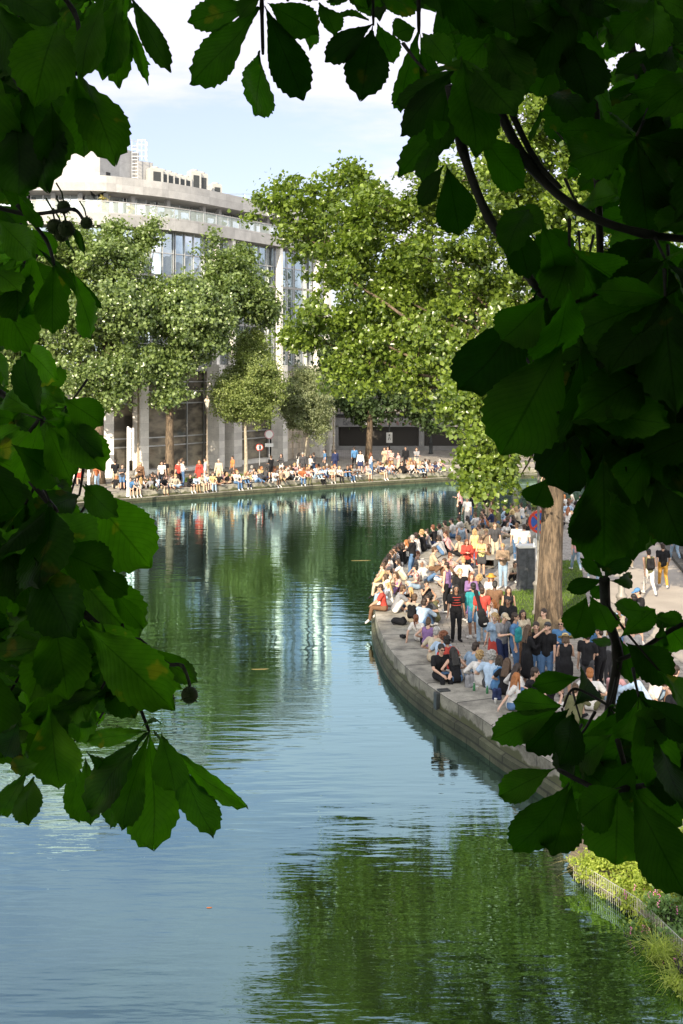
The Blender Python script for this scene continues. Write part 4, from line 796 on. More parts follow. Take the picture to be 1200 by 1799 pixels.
mb = MB(); mb.poly([(-.5, -.02, 3.3), (.5, -.02, 3.3), (0, -.02, 2.45)][::-1]); mb.poly([(-.5, .02, 3.3), (.5, .02, 3.3), (0, .02, 2.45)]); mb.poly([(-.5, -.02, 3.3), (-.5, .02, 3.3), (.5, .02, 3.3), (.5, -.02, 3.3)]); mb.build('plate', RED, t); mb = MB(); mb.poly([(-.32, -.026, 3.2), (.32, -.026, 3.2), (0, -.026, 2.66)][::-1]); mb.build('face', SIGNW, t)
t = pole('dark post carrying a small white square sign on the far quay', G(684, 803), 7.5, .07, DARKM, 'sign_post', 'sign post'); mb = MB(); mb.box((0, -.1, 1.9), (.6, .04, 1.0), bev=.01); p_ = mb.build('plate', SIGNW, t)
mb = MB(); mb.tube([(-.12, -.13, 1.65), (0, -.13, 2.0), (.12, -.13, 1.7)], .03, 5); mb.ball((0, -.13, 2.15), (.08, .02, .08), 8); mb.build('symbol', DARKM, p_)
c = G(926, 1036); t = thing('utility_cabinet', 'dark grey utility cabinet with pale sloping top left of the plane trunk', 'cabinet', c, R(6))
mb = MB(); mb.box((0, .2, .8), (.62, .42, 1.6), bev=.012); mb.box((0, .2, .04), (.68, .48, .1)); mb.build('casing', POSTER, t)
mb = MB(); mb.box((0, .2, 1.66), (.68, .5, .12), bev=.02); mb.build('top', SIGNW, t); mb = MB(); mb.box((-.005, -.014, .8), (.012, .012, 1.4)); mb.tube([(.06, -.02, .85), (.06, -.04, .85), (.06, -.04, .7)], .012, 5); mb.build('door_seam', DARKM, t)
# stone steps at the right
A, B = Vector((12.6, 37)), Vector((15.6, 56)); d_ = (B - A).normalized(); n_ = Vector((d_.y, -d_.x)); ang = math.atan2(d_.y, d_.x)
mb = MB()
for k in range(5):
    c = (A + B) / 2 + n_ * (.38 * k + 2.5); mb.box((c.x, c.y, .08 + k * .16), ((B - A).length, 5.0, .16 + .004), ang, bev=.012)
mb.build('stone_steps', COPE, label='broad pale stone steps along the right side of the path', cat='steps')
# low fences and the planted edge
def wire_panel(label, a, b, z0, z1, dx, dz, group=None, r=.006):
    a, b = Vector(a), Vector(b); t = thing('wire_fence', label, 'fence', (a.x, a.y, 0), group=group); Ln = (b - a).length; ud = (b - a) / Ln; mb = MB(); P = lambda s, z: ((ud * s).x, (ud * s).y, z)
    n = int(Ln / dx)
    for i in range(n + 1): mb.tube([P(Ln * i / n, z0), P(Ln * i / n, z1)], r, 4)
    mb.build('wire', WIRE, t); mb = MB(); k = int((z1 - z0) / dz)
    for j in range(k + 1): mb.tube([P(0, z0 + (z1 - z0) * j / k), P(Ln, z0 + (z1 - z0) * j / k)], r * 1.3, 4)
    mb.build('rail', WIRE, t); return t
wire_panel('rusty wire mesh at the waterline holding back the planted bank', (4.22, 20.7), (4.98, 19.2), -1.0, -.4, .05, .17, r=.0045)
wire_panel('wire mesh under the green sedge at the water, nearer panel', (4.99, 19.18), (5.5, 17.0), -1.0, -.4, .05, .17, r=.0045)
wire_panel('white wire fence on the pink path behind the lowest leaves', (6.3, 24.6), (7.6, 23.0), .0, 1.0, .1, .25, r=.008)
wire_panel('white wire fence at the right edge above the planted bank', (7.7, 22.9), (8.3, 19.5), .0, 1.0, .1, .25, r=.008)
def blades(nb, area, h, w_, seed, lean=.5, arch=.5, z=0.0):
    r = np.random.default_rng(seed); P = area(r, nb); a = r.random(nb) * 6.283; le = lean * (.3 + r.random(nb)); hh = h * (.5 + .8 * r.random(nb)); dx, dy = np.cos(a), np.sin(a); sx, sy = -dy * w_ / 2, dx * w_ / 2
    V = np.zeros((nb, 8, 3)); 
    for i, u in enumerate((0, .4, .75, 1)):
        off = le * hh * u ** 1.7; zz_ = hh * (u - arch * u ** 3 * .5); ws = (1, .9, .6, .08)[i]
        V[:, 2 * i] = np.stack([P[:, 0] + dx * off - sx * ws, P[:, 1] + dy * off - sy * ws, P[:, 2] + zz_], 1); V[:, 2 * i + 1] = np.stack([P[:, 0] + dx * off + sx * ws, P[:, 1] + dy * off + sy * ws, P[:, 2] + zz_], 1)
    k = np.arange(nb)[:, None] * 8; FC = np.concatenate([k + np.array([[2 * i, 2 * i + 1, 2 * i + 3, 2 * i + 2]]) for i in range(3)]); return V.reshape(-1, 3), FC, np.repeat(r.random(nb), 8)
GP = [(4.75, 36.9), (8.2, 36.4), (8.9, 41), (9.5, 47.0), (7.0, 46.3), (6.35, 41.5)]
GP = [tuple(G(*p)[:2]) for p in ((862, 1118), (1010, 1122), (1030, 1050), (1020, 985), (965, 985), (960, 1035), (880, 1040), (862, 1080))]
polysheet('grass_verge', GP, .004, GRB, kind='structure')
def inpoly(poly):
    xs = [p[0] for p in poly]; ys = [p[1] for p in poly]
    def f(r, n):
        out = []
        while len(out) < n:
            x, y = r.uniform(min(xs), max(xs)), r.uniform(min(ys), max(ys))
            if pip((x, y), poly): out.append((x, y, 0))
        return np.array(out)
    return f
V, FC, rn = blades(9000, inpoly(GP), .11, .018, 3); link('grass', mesh_np('grass', V, FC, GRASSM, attr=rn), kind='stuff')
FG = [tuple(G(*p)[:2]) for p in ((255, 853), (470, 838), (470, 833), (255, 846))]
polysheet('grass_verge', FG, .06, GRB, kind='structure'); V, FC, rn = blades(2500, inpoly(FG), .2, .05, 4); V[:, 2] += .05; link('grass', mesh_np('grass', V, FC, GRASSM, attr=rn), kind='stuff')
# planted bank, each clump a plant
def shrub(name, label, lobes, n, per, cr, ls, mat, seed, flowers=0, z=0):
    b = Vector(lobes[0][0]); b.z = -.3; t = thing(name, label, 'plant', b, group='plants on the sunny bank'); V, FC, rn, C = leaf_cloud(lobes, n, per, cr, ls, seed, .1, False)
    link('foliage', mesh_np('foliage', V - np.array(b), FC, mat, attr=rn), t); mb = MB(); q = random.Random(seed)
    for i in range(12): c = C[q.randrange(len(C))] - np.array(b); mb.tube([(q.uniform(-.1, .1), q.uniform(-.1, .1), -.2), tuple(c * .5 + np.array([0, 0, .05])), tuple(c)], [.012, .008, .003], 4)
    mb.build('stem', TWIG, t)
    if flowers:
        mb = MB()
        for i in range(flowers):
            c = Vector(C[q.randrange(len(C))]) - b + Vector((q.uniform(-.1, .0), -.12, q.uniform(.0, .2)))
            for k in range(5): mb.ball(c + Vector((q.uniform(-.02, .02), q.uniform(-.02, .02), k * .025)), .011, 5)
        mb.build('flower', PINK, t)
shrub('shrub', 'yellow-green shrub at the tip of the planted bank', [L(1040, 1522, 20.5, 30, 30, 28), L(1078, 1505, 20.6, 38, 40, 36), L(1085, 1560, 20.0, 28, 20, 22)], 230, 34, .14, .06, BANKL, 61)
shrub('shrub', 'tall bright yellow-green shrub rising up under the hanging leaves', [L(1115, 1470, 21.0, 30, 34, 60), L(1110, 1420, 21.3, 14, 20, 44), L(1150, 1480, 20.7, 44, 44, 60)], 230, 34, .15, .06, BANKL, 62, 6)
shrub('shrub', 'pale yellow shrub in the middle of the bank behind the wire mesh', [L(1130, 1545, 20.0, 40, 40, 40), L(1165, 1550, 19.9, 40, 40, 44), L(1195, 1500, 20.2, 40, 40, 60), L(1112, 1590, 19.4, 24, 16, 24), L(1135, 1625, 18.8, 22, 16, 26)], 330, 34, .15, .06, BANKL, 63, 8)
shrub('sedge', 'blue-green sedge clump with pink flowers near the right edge', [L(1170, 1610, 18.8, 52, 44, 50), L(1140, 1645, 18.7, 36, 30, 34), L(1200, 1660, 18.2, 50, 40, 40)], 240, 34, .15, .065, BANKG, 64, 14)
shrub('shrub', 'grey-green shrub at the right edge of the bank', [L(1225, 1560, 19.4, 50, 50, 70)], 140, 34, .15, .06, BANKG, 65, 12)
shrub('water_plant', 'green leafy water plants lowest at the right corner', [L(1205, 1750, 17.0, 46, 44, 44), L(1175, 1700, 17.9, 36, 30, 30)], 150, 34, .14, .06, BANKL, 66, 8)
for i, (px, py, n, h, lab) in enumerate([(1025, 1545, 260, .55, 'dry straw tuft spilling over the wire mesh end'), (1140, 1690, 260, .5, 'long pale grass tuft drooping to the water'), (1185, 1740, 260, .5, 'long yellow grass tuft at the lower right corner'), (1130, 1590, 240, .5, 'golden grass tuft in the middle of the bank')]):
    c = G(px, py, -.75); c2 = Vector((c.x + .2, c.y + .1, -.75))
    def ar(r, n_, c=c2): return np.stack([c.x * 0 + r.normal(size=n_) * .12, r.normal(size=n_) * .12, np.zeros(n_)], 1)
    V, FC, rn = blades(n, ar, h, .012, 70 + i, 1.1, 1.3); o = link('grass_tuft', mesh_np('grass_tuft', V, FC, STRAWL if i == 0 else BANKL, attr=rn), label=lab, cat='grass tuft', group='grass tufts on the bank'); o.location = c2
# ------------------------------------------------------------------ people
SKINS = [mottled('skin_%s' % n, c, .08, 8, .5) for n, c in (('fair', (.62, .40, .30)), ('light', (.56, .35, .25)), ('tan', (.45, .27, .18)), ('brown', (.24, .13, .08)), ('deep', (.10, .055, .035)))]
EYE = mottled('eye_dark', (.03, .02, .02), .1, 5); LIP = mottled('lip', (.35, .12, .10), .1, 5)
HAIRC = {'black': (.012, .010, .009), 'dark': (.03, .018, .012), 'brown': (.075, .042, .022), 'auburn': (.16, .055, .022), 'red': (.30, .11, .03), 'blond': (.38, .25, .11), 'grey': (.32, .31, .29)}
HM = {}
for k_, c_ in HAIRC.items():
    x = M('hair_' + k_, c_, .45); v = x.coord('Object', (6, 6, 1)); n = x.noise(14, 4, v); x.col(x.ramp(n, [(.3, tuple(a * .6 for a in c_)), (.7, tuple(min(1, a * 1.5) for a in c_))])); x.bump(n, .8, .02); HM[k_] = x.m
CLOTH = {'white': (.62, .60, .57), 'cream': (.50, .43, .32), 'black': (.014, .014, .016), 'charcoal': (.06, .06, .065), 'grey': (.24, .24, .25), 'navy': (.025, .035, .09), 'blue': (.08, .19, .36), 'pale blue': (.40, .52, .66), 'jeans blue': (.09, .17, .31), 'washed blue': (.26, .36, .47), 'red': (.42, .06, .045), 'orange': (.55, .22, .08), 'pink': (.62, .34, .34), 'yellow': (.62, .56, .22), 'green': (.06, .20, .09), 'olive': (.12, .12, .06), 'brown': (.15, .085, .05), 'beige': (.45, .36, .25), 'purple': (.20, .12, .26), 'teal': (.03, .24, .26), 'khaki': (.34, .27, .16), 'ochre': (.48, .26, .05), 'rust': (.36, .12, .05), 'straw': (.56, .42, .20)}
CM = {}
for k_, c_ in CLOTH.items():
    x = M('cloth_' + k_.replace(' ', '_'), c_, .85, spec=.2); n = x.noise(9, 4, x.coord()); x.col(x.ramp(n, [(.3, tuple(a * .82 for a in c_)), (.7, tuple(min(1, a * 1.15) for a in c_))])); x.bump(n, .5, .03); CM[k_] = x.m
for nm_, c1_, c2_, kind_ in (('striped', (.60, .58, .54), (.03, .04, .09), 'z'), ('checked', (.40, .30, .20), (.10, .07, .06), 'xz'), ('floral', (.50, .42, .36), (.25, .05, .08), 'n')):
    x = M('cloth_' + nm_, c1_, .85, spec=.2); v = x.coord()
    if kind_ == 'n': f_ = x.ramp(x.noise(26, 2, v), [(.5, c1_), (.56, c2_)])
    else:
        w1 = x.n('ShaderNodeTexWave', i_Scale=7.0, wave_type='BANDS', bands_direction='Z'); x.l(v, w1.inputs[0]); f_ = x.ramp(w1.outputs['Fac'], [(.45, c1_), (.55, c2_)])
        if kind_ == 'xz': w2 = x.n('ShaderNodeTexWave', i_Scale=7.0, wave_type='BANDS', bands_direction='X'); x.l(v, w2.inputs[0]); f_ = x.mixc(.5, f_, x.ramp(w2.outputs['Fac'], [(.45, c1_), (.55, c2_)]))
    x.col(f_); x.bump(x.noise(9, 4, v), .5, .03); CM[nm_] = x.m
def ik(a, b, l1, l2, hint):
    a, b, hint = Vector(a), Vector(b), Vector(hint); d = b - a; L_ = min(d.length, (l1 + l2) * .999); dn = d.normalized(); x_ = (l1 * l1 - l2 * l2 + L_ * L_) / (2 * L_); h = math.sqrt(max(0, l1 * l1 - x_ * x_)); hp = hint - dn * hint.dot(dn)
    return a + dn * x_ + hp.normalized() * h, a + dn * L_
V3 = lambda *a: Vector(a)
POSE = {  # pelvis, forward lean deg, side lean, head yaw, head pitch, ankles L R, knee hints, wrists L R, elbow hints
 'stand': dict(P=(0, 0, .93), t=2, A=((-.11, .0, .08), (.11, .03, .08)), K=((0, 1, 0),) * 2, W=((-.27, .06, .84), (.27, .1, .85)), E=((-.3, -1, 0), (.3, -1, 0))),
 'cup': dict(P=(.02, 0, .93), t=3, hy=20, A=((-.13, .0, .08), (.14, .08, .08)), K=((0, 1, 0),) * 2, W=((-.26, .05, .84), (.08, .34, 1.2)), E=((-.3, -1, 0), (.6, -.4, -1))),
 'phone': dict(P=(0, 0, .93), t=5, hp=-25, A=((-.1, .0, .08), (.1, .02, .08)), K=((0, 1, 0),) * 2, W=((-.07, .32, 1.16), (.08, .33, 1.18)), E=((-.7, -.4, -1), (.7, -.4, -1))),
 'drink': dict(P=(0, 0, .93), t=-3, hp=12, A=((-.12, .0, .08), (.12, .05, .08)), K=((0, 1, 0),) * 2, W=((-.24, .1, .86), (.07, .19, 1.53)), E=((-.3, -1, 0), (.9, .3, -.8))),
 'crossed': dict(P=(-.02, 0, .93), t=0, hy=-25, A=((-.14, .05, .08), (.1, .0, .08)), K=((0, 1, 0),) * 2, W=((.1, .22, 1.16), (-.1, .25, 1.13)), E=((-1, -.2, -.6), (1, -.2, -.6))),
 'walk': dict(P=(0, 0, .91), t=6, A=((-.09, .30, .10), (.09, -.34, .16)), K=((0, 1, 0),) * 2, W=((-.25, -.16, .88), (.25, .26, .92)), E=((-.3, -1, 0), (.3, -1, 0))),
 'edge': dict(P=(0, -.14, .11), t=10, hp=-8, A=((-.1, .36, -.28), (.12, .32, -.3)), K=((0, .6, 1),) * 2, W=((-.1, .28, .22), (.12, .26, .22)), E=((-.9, -.5, 0), (.9, -.5, 0))),
 'knees': dict(P=(0, 0, .11), t=24, A=((-.12, .50, .09), (.13, .47, .09)), K=((-.1, 0, 1), (.1, 0, 1)), W=((-.05, .45, .42), (.06, .47, .40)), E=((-1, -.2, -.2), (1, -.2, -.2))),
 'cross': dict(P=(0, 0, .11), t=14, hp=-12, A=((.14, .28, .08), (-.14, .34, .08)), K=((-1, .3, .35), (1, .3, .35)), W=((-.22, .26, .26), (.2, .28, .28)), E=((-.8, -.6, 0), (.8, -.6, 0))),
 'back': dict(P=(0, 0, .11), t=-24, hp=8, A=((-.1, .82, .09), (.12, .66, .09)), K=((0, 0, 1),) * 2, W=((-.27, -.36, .07), (.28, -.34, .07)), E=((-.2, -1, .3), (.2, -1, .3))),
 'chat': dict(P=(0, 0, .11), t=12, hy=50, A=((-.12, .46, .09), (-.2, .30, .08)), K=((-.1, 0, 1), (1, .3, .3)), W=((-.12, .42, .46), (.24, -.28, .07)), E=((-1, -.2, -.2), (.4, -1, .2))),
 'sip': dict(P=(0, 0, .11), t=6, hy=-20, A=((.12, .30, .08), (-.15, .36, .08)), K=((-1, .3, .35), (1, .3, .35)), W=((-.2, .26, .27), (.07, .24, .64)), E=((-.8, -.6, 0), (.9, .2, -.8))),
}
def solve(pose, fem):
    p = POSE[pose]; P = Vector(p['P']); t = R(p['t']); up = V3(0, math.sin(t), math.cos(t)); X = V3(1, 0, 0); sw = .165 if fem else .19
    J = dict(P=P, up=up, ch=P + up * .34, nk=P + up * .52); J['hip'] = [P + X * s * .09 + up * -.01 for s in (-1, 1)]; J['sh'] = [J['nk'] + X * s * sw - up * .06 for s in (-1, 1)]
    J['kn'], J['an'], J['el'], J['wr'] = [], [], [], []
    for i in range(2):
        k, a = ik(J['hip'][i], p['A'][i], .43, .42, p['K'][i]); J['kn'].append(k); J['an'].append(a)
        e, w_ = ik(J['sh'][i], p['W'][i], .285, .25, p['E'][i]); J['el'].append(e); J['wr'].append(w_)
    hr = Euler((R(p.get('hp', -4) + p['t'] * -.25), 0, R(p.get('hy', 0)))).to_matrix(); J['H'] = hr; J['hc'] = J['nk'] + up * .06 + hr @ V3(0, .02, .10); return J
def caps(mb, a, b, ra, rb, n=12):
    a, b = Vector(a), Vector(b); d = b - a; L_ = d.length
    if L_ < 1e-5: mb.ball(a, ra, n); return
    t = d / L_; pts, rr = [], []
    for k in range(1, 4): an = k / 4 * math.pi / 2; pts.append(a - t * ra * math.cos(an)); rr.append(ra * math.sin(an))
    pts.append(a); rr.append(ra); pts.append(b); rr.append(rb)
    for k in (3, 2, 1): an = k / 4 * math.pi / 2; pts.append(b + t * rb * math.cos(an)); rr.append(rb * math.sin(an))
    mb.tube(pts, rr, n)
def voxel(mb, name, vox, mats, smooth=2, wob=0.0, seed=0):
    me = mb.mesh(name + '_raw', mats[0]); o = bpy.data.objects.new('tmp', me); COL.objects.link(o)
    m = o.modifiers.new('r', 'REMESH'); m.mode = 'VOXEL'; m.voxel_size = vox; m.use_smooth_shade = True
    m = o.modifiers.new('s', 'SMOOTH'); m.iterations = smooth; m.factor = .5
    dg = bpy.context.evaluated_depsgraph_get(); out = bpy.data.meshes.new_from_object(o.evaluated_get(dg)); out.name = name; bpy.data.objects.remove(o); bpy.data.meshes.remove(me)
    if wob:
        n = len(out.vertices); c = np.zeros(n * 3, np.float32); out.vertices.foreach_get('co', c); c = c.reshape(-1, 3); nn = np.zeros(n * 3, np.float32); out.vertices.foreach_get('normal', nn); nn = nn.reshape(-1, 3)
        r = np.random.default_rng(seed); h = np.zeros(n)
        for k in range(6): d = r.normal(size=3) * (10 + 9 * k); h += np.sin(c @ d + r.random() * 6) / (1 + k * .6)
        c += nn * (h * wob)[:, None]; out.vertices.foreach_set('co', c.ravel())
    out.materials.clear()
    for x_ in mats: out.materials.append(x_)
    out.polygons.foreach_set('use_smooth', [True] * len(out.polygons)); return out
def torso(mb, J, r, fem, low=.0, high=.47):
    up, P = J['up'], J['P']; X = V3(1, 0, 0); f = .93 if fem else 1.0; F_ = V3(0, up.z, -up.y)
    for s in (-1, 1):
        caps(mb, P + X * s * .055 + up * max(low, .0), P + X * s * .05 * f + up * .20, .105 * (1.03 if fem else .98) + r, .092 * f + r); caps(mb, P + X * s * .05 * f + up * .20, P + X * s * .075 * f + up * .37, .092 * f + r, .105 * f + r)
        caps(mb, P + X * s * .075 * f + up * .37, J['sh'][0 if s < 0 else 1] * .75 + (P + up * .44) * .25, .10 * f + r, .055 + r)
    if fem:
        for s in (-1, 1): mb.ball(P + X * s * .075 + up * .345 + F_ * .085, .062 + r, 10)
def hand(mb, w_, e, J, fwd):
    d = (w_ - e).normalized(); sd_ = d.cross(V3(0, .3, 1)).normalized() if abs(d.z) < .9 else V3(0, 1, 0); sd_ = (sd_ - d * sd_.dot(d)).normalized(); nr = d.cross(sd_)
    for k in (-1, 0, 1): caps(mb, w_ + sd_ * k * .018, w_ + d * .085 + sd_ * k * .024, .019, .016, 8)
    for k, ln in enumerate((.062, .072, .068, .052)):
        b = w_ + d * .09 + sd_ * (k - 1.5) * .021; m_ = b + d * ln * .55 + nr * .006; t_ = m_ + d * ln * .38 + nr * .028; caps(mb, b, m_, .0098, .009, 7); caps(mb, m_, t_, .009, .0078, 7)
    b = w_ + d * .03 - sd_ * .03; caps(mb, b, b + d * .04 - sd_ * .028, .013, .011, 7); caps(mb, b + d * .04 - sd_ * .028, b + d * .07 - sd_ * .03 + nr * .012, .011, .009, 7)
def body(pose, fem):
    J = solve(pose, fem); mb = MB(); f = .9 if fem else 1; H, hc = J['H'], J['hc']; T = lambda *v: hc + H @ V3(*v)
    torso(mb, J, 0, fem); caps(mb, J['nk'] - J['up'] * .03, hc - J['up'] * .05, .058 * f, .052 * f)
    mb2 = mb
    for q, r in (((0, -.015, .03), (.077, .092, .088)), ((0, .015, -.02), (.066, .075, .085)), ((0, .035, -.07), (.042, .045, .038))):
        b0 = len(mb.v); mb.ball((0, 0, 0), r, 14); 
        for i in range(b0, len(mb.v)): mb.v[i] = tuple(T(*(Vector(mb.v[i]) + Vector(q))))
    caps(mb, T(0, .082, .012), T(0, .104, -.022), .009, .013, 8)
    for s in (-1, 1): caps(mb, T(s * .076, -.012, .01), T(s * .074, -.012, -.03), .015, .011, 8)
    for i in range(2):
        h, k, a = J['hip'][i], J['kn'][i], J['an'][i]; mid = h.lerp(k, .35); caps(mb, h, mid, .088, .080); caps(mb, mid, k, .080, .053); cf = k.lerp(a, .3) - (V3(0, 1, 0) * .012 if k.z > a.z + .2 else V3(0, 0, .012)); caps(mb, k, cf, .053, .055); caps(mb, cf, a, .055, .036)
        toe = footdir(J, i, pose); caps(mb, a - toe * .03 - V3(0, 0, .035) * (pose != 'edge'), a + toe * .15 + footdrop(pose), .034, .028)
        s_, e, w_ = J['sh'][i], J['el'][i], J['wr'][i]; caps(mb, s_, s_.lerp(e, .4), .056 * f, .046 * f); caps(mb, s_.lerp(e, .4), e, .046 * f, .036 * f); caps(mb, e, e.lerp(w_, .3), .036 * f, .038 * f); caps(mb, e.lerp(w_, .3), w_, .038 * f, .024); hand(mb, w_, e, J, 1)
    me = voxel(mb, 'person', .0088, [SKINS[0], EYE, LIP], 3)
    n = len(me.polygons); ce = np.zeros(n * 3, np.float32); me.polygons.foreach_get('center', ce); ce = ce.reshape(-1, 3) - np.array(hc); loc = ce @ np.array(H); mi = np.zeros(n, np.int32)
    ax = np.abs(loc[:, 0]); mi[(ax > .018) & (ax < .046) & (np.abs(loc[:, 2] - .008) < .010) & (loc[:, 1] > .05)] = 1; mi[(ax > .014) & (ax < .05) & (np.abs(loc[:, 2] - .034) < .005) & (loc[:, 1] > .05)] = 1
    mi[(ax < .024) & (np.abs(loc[:, 2] + .052) < .008) & (loc[:, 1] > .05)] = 2; me.polygons.foreach_set('material_index', mi); return me
def footdir(J, i, pose):
    if pose == 'edge': return V3((-.1, .1)[i], .75, -.65).normalized()
    if pose in ('cross', 'sip'): return V3((.8, -.8)[i], .5, 0).normalized()
    if pose == 'back': return V3((-.2, .2)[i], .55, .8).normalized()
    return V3((-.22, .22)[i], 1, 0).normalized()
def footdrop(pose): return V3(0, 0, -.045) if pose in ('stand', 'cup', 'phone', 'drink', 'crossed', 'walk', 'knees', 'chat') else V3(0, 0, 0)
SIT = ('edge', 'knees', 'cross', 'back', 'chat', 'sip')
def top(pose, fem, kind):
    J = solve(pose, fem); mb = MB(); f = .9 if fem else 1; torso(mb, J, .014 if kind != 'jacket' else .028, fem)
    if kind == 'tank':
        for s in (-1, 1): caps(mb, J['P'] + V3(s * .08, 0, 0) + J['up'] * .36, J['sh'][(s + 1) // 2] * .55 + J['nk'] * .45 + J['up'] * .02, .06, .028)
    else:
        caps(mb, J['sh'][0].lerp(J['sh'][1], .12), J['sh'][0].lerp(J['sh'][1], .88), .068, .068)
        for i in range(2):
            s_, e, w_ = J['sh'][i], J['el'][i], J['wr'][i]; g_ = .016 if kind != 'jacket' else .024
            if kind == 'tee': caps(mb, s_, s_.lerp(e, .62), .058 * f + g_, .050 * f + g_)
            else: caps(mb, s_, e, .058 * f + g_, .042 + g_); caps(mb, e, e.lerp(w_, .9), .042 + g_, .030 + g_)
    if kind == 'dress':
        if pose in SIT:
            for i in range(2): caps(mb, J['hip'][i], J['kn'][i], .125, .085)
            caps(mb, J['P'], (J['kn'][0] + J['kn'][1]) / 2, .13, .07)
        else:
            for i in range(2): caps(mb, J['hip'][i] + V3(0, 0, .06), J['hip'][i].lerp(J['an'][i], .62) + V3((-.03, .03)[i], 0, 0), .115, .12)
            caps(mb, J['P'] + V3(0, 0, .02), J['P'] - V3(0, -.01, .5), .12, .15)
    else:
        caps(mb, J['P'] - V3(.06, 0, .0) + J['up'] * .02, J['P'] + V3(.06, 0, .0) + J['up'] * .02, .118 + (.012 if kind == 'jacket' else 0), .118 + (.012 if kind == 'jacket' else 0))
    return voxel(mb, {'tee': 'shirt', 'tank': 'tank_top', 'long': 'shirt', 'jacket': 'jacket', 'dress': 'dress'}[kind], .015, [CM['white']], 3, .0032, hash_(pose + kind))
def hash_(s): return sum(ord(c) * (i + 3) for i, c in enumerate(s)) % 9973
def bottom(pose, fem, kind):
    J = solve(pose, fem); mb = MB(); caps(mb, J['hip'][0] + J['up'] * .03, J['hip'][1] + J['up'] * .03, .106, .106)
    for i in range(2):
        h, k, a = J['hip'][i], J['kn'][i], J['an'][i]
        if kind == 'trousers': caps(mb, h, k, .102, .071); caps(mb, k, k.lerp(a, .96), .071, .058)
        elif kind == 'shorts': caps(mb, h, h.lerp(k, .82), .104, .088)
        else: caps(mb, h, h.lerp(k, .62), .112, .118)
    if kind == 'skirt': caps(mb, J['P'], (J['kn'][0] + J['kn'][1]) / 2 * .55 + J['P'] * .45, .11, .11)
    return voxel(mb, kind, .015, [CM['black']], 3, .0028, hash_(pose + kind))
def shoes(pose, fem):
    J = solve(pose, fem); mb = MB()
    for i in range(2):
        a = J['an'][i]; t_ = footdir(J, i, pose); lo = V3(0, 0, -.035) if footdrop(pose).z else V3(0, 0, 0); caps(mb, a - t_ * .04 + lo, a + t_ * .165 + footdrop(pose), .045, .037); caps(mb, a + lo, a + (J['kn'][i] - a) * .08, .046, .046)
    return voxel(mb, 'shoes', .013, [CM['white']], 2)
def hairmesh(kind):
    """in head space: origin at head centre, +Y forward"""
    mb = MB()
    def cap(sx, sy, sz, oy, oz): mb.ball((0, oy, oz), (sx, sy, sz), 16)
    if kind in ('short', 'long', 'bun', 'ponytail', 'bob', 'curly'):
        cap(.086, .098, .092, -.028, .045); cap(.080, .06, .09, -.055, -.02)
    if kind == 'long':
        for x_ in (-.06, -.02, .02, .06): caps(mb, V3(x_, -.07, .02), V3(x_ * 1.35, -.12, -.34), .042, .03)
        for s in (-1, 1): caps(mb, V3(s * .075, -.01, .03), V3(s * .10, .02, -.26), .026, .022)
    if kind == 'bob':
        for x_ in (-.06, 0, .06): caps(mb, V3(x_, -.07, .02), V3(x_ * 1.2, -.075, -.12), .045, .035)
        for s in (-1, 1): caps(mb, V3(s * .078, -.0, .03), V3(s * .085, .0, -.11), .026, .024)
    if kind == 'bun': mb.ball((0, -.09, .11), .047, 10)
    if kind == 'ponytail': caps(mb, V3(0, -.11, .06), V3(0, -.17, -.02), .03, .03); caps(mb, V3(0, -.17, -.02), V3(0, -.15, -.22), .032, .018)
    if kind == 'curly':
        q = random.Random(5)
        for i in range(60):
            v = Vector([q.gauss(0, 1) for _ in range(3)]).normalized()
            if v.y > .35 and v.z < .45: continue
            mb.ball(v * .105 + V3(0, -.035, .035 + min(0, v.z) * .02), .03, 6)
    return voxel(mb, 'hair', .009, [HM['brown']], 1, .0018, hash_(kind))
def hatmesh(kind):
    mb = MB()
    if kind == 'cap':
        mb.ball((0, -.015, .06), (.092, .105, .078), 16); b0 = len(mb.v); mb.ball((0, 0, 0), (.075, .085, .010), 14)
        for i in range(b0, len(mb.v)): v = mb.v[i]; mb.v[i] = (v[0], v[1] + .105, v[2] + .062)
        return voxel(mb, 'cap', .008, [CM['navy']], 1)
    if kind == 'sunhat':
        mb.lathe([(.001, .150), (.06, .148), (.085, .13), (.095, .075), (.20, .045), (.20, .038), (.09, .062), (.03, .06)], (0, -.01, 0), 22); return mb.mesh('hat', [CM['straw']], True)
    if kind == 'glasses':
        for s in (-1, 1): mb.ball((s * .032, .088, .008), (.026, .010, .019), 10); mb.tube([(s * .056, .08, .012), (s * .08, -.02, .012)], .004, 4)
        mb.tube([(-.012, .095, .012), (.012, .095, .012)], .004, 4); return mb.mesh('sunglasses', [CM['black']], True)
CACHE = {}
def cached(key, fn):
    if key not in CACHE: CACHE[key] = fn()
    return CACHE[key]
USED_LABELS = {}
TT = {'tee': 't-shirt', 'tank': 'tank top', 'long': 'shirt', 'jacket': 'jacket', 'dress': 'dress'}
PT = {'stand': 'standing', 'cup': 'standing holding a cup', 'phone': 'standing looking down', 'drink': 'standing drinking', 'crossed': 'standing arms folded', 'walk': 'walking', 'edge': 'legs dangling', 'knees': 'hugging knees', 'cross': 'cross-legged', 'back': 'leaning back', 'chat': 'sitting sideways', 'sip': 'sitting sipping'}
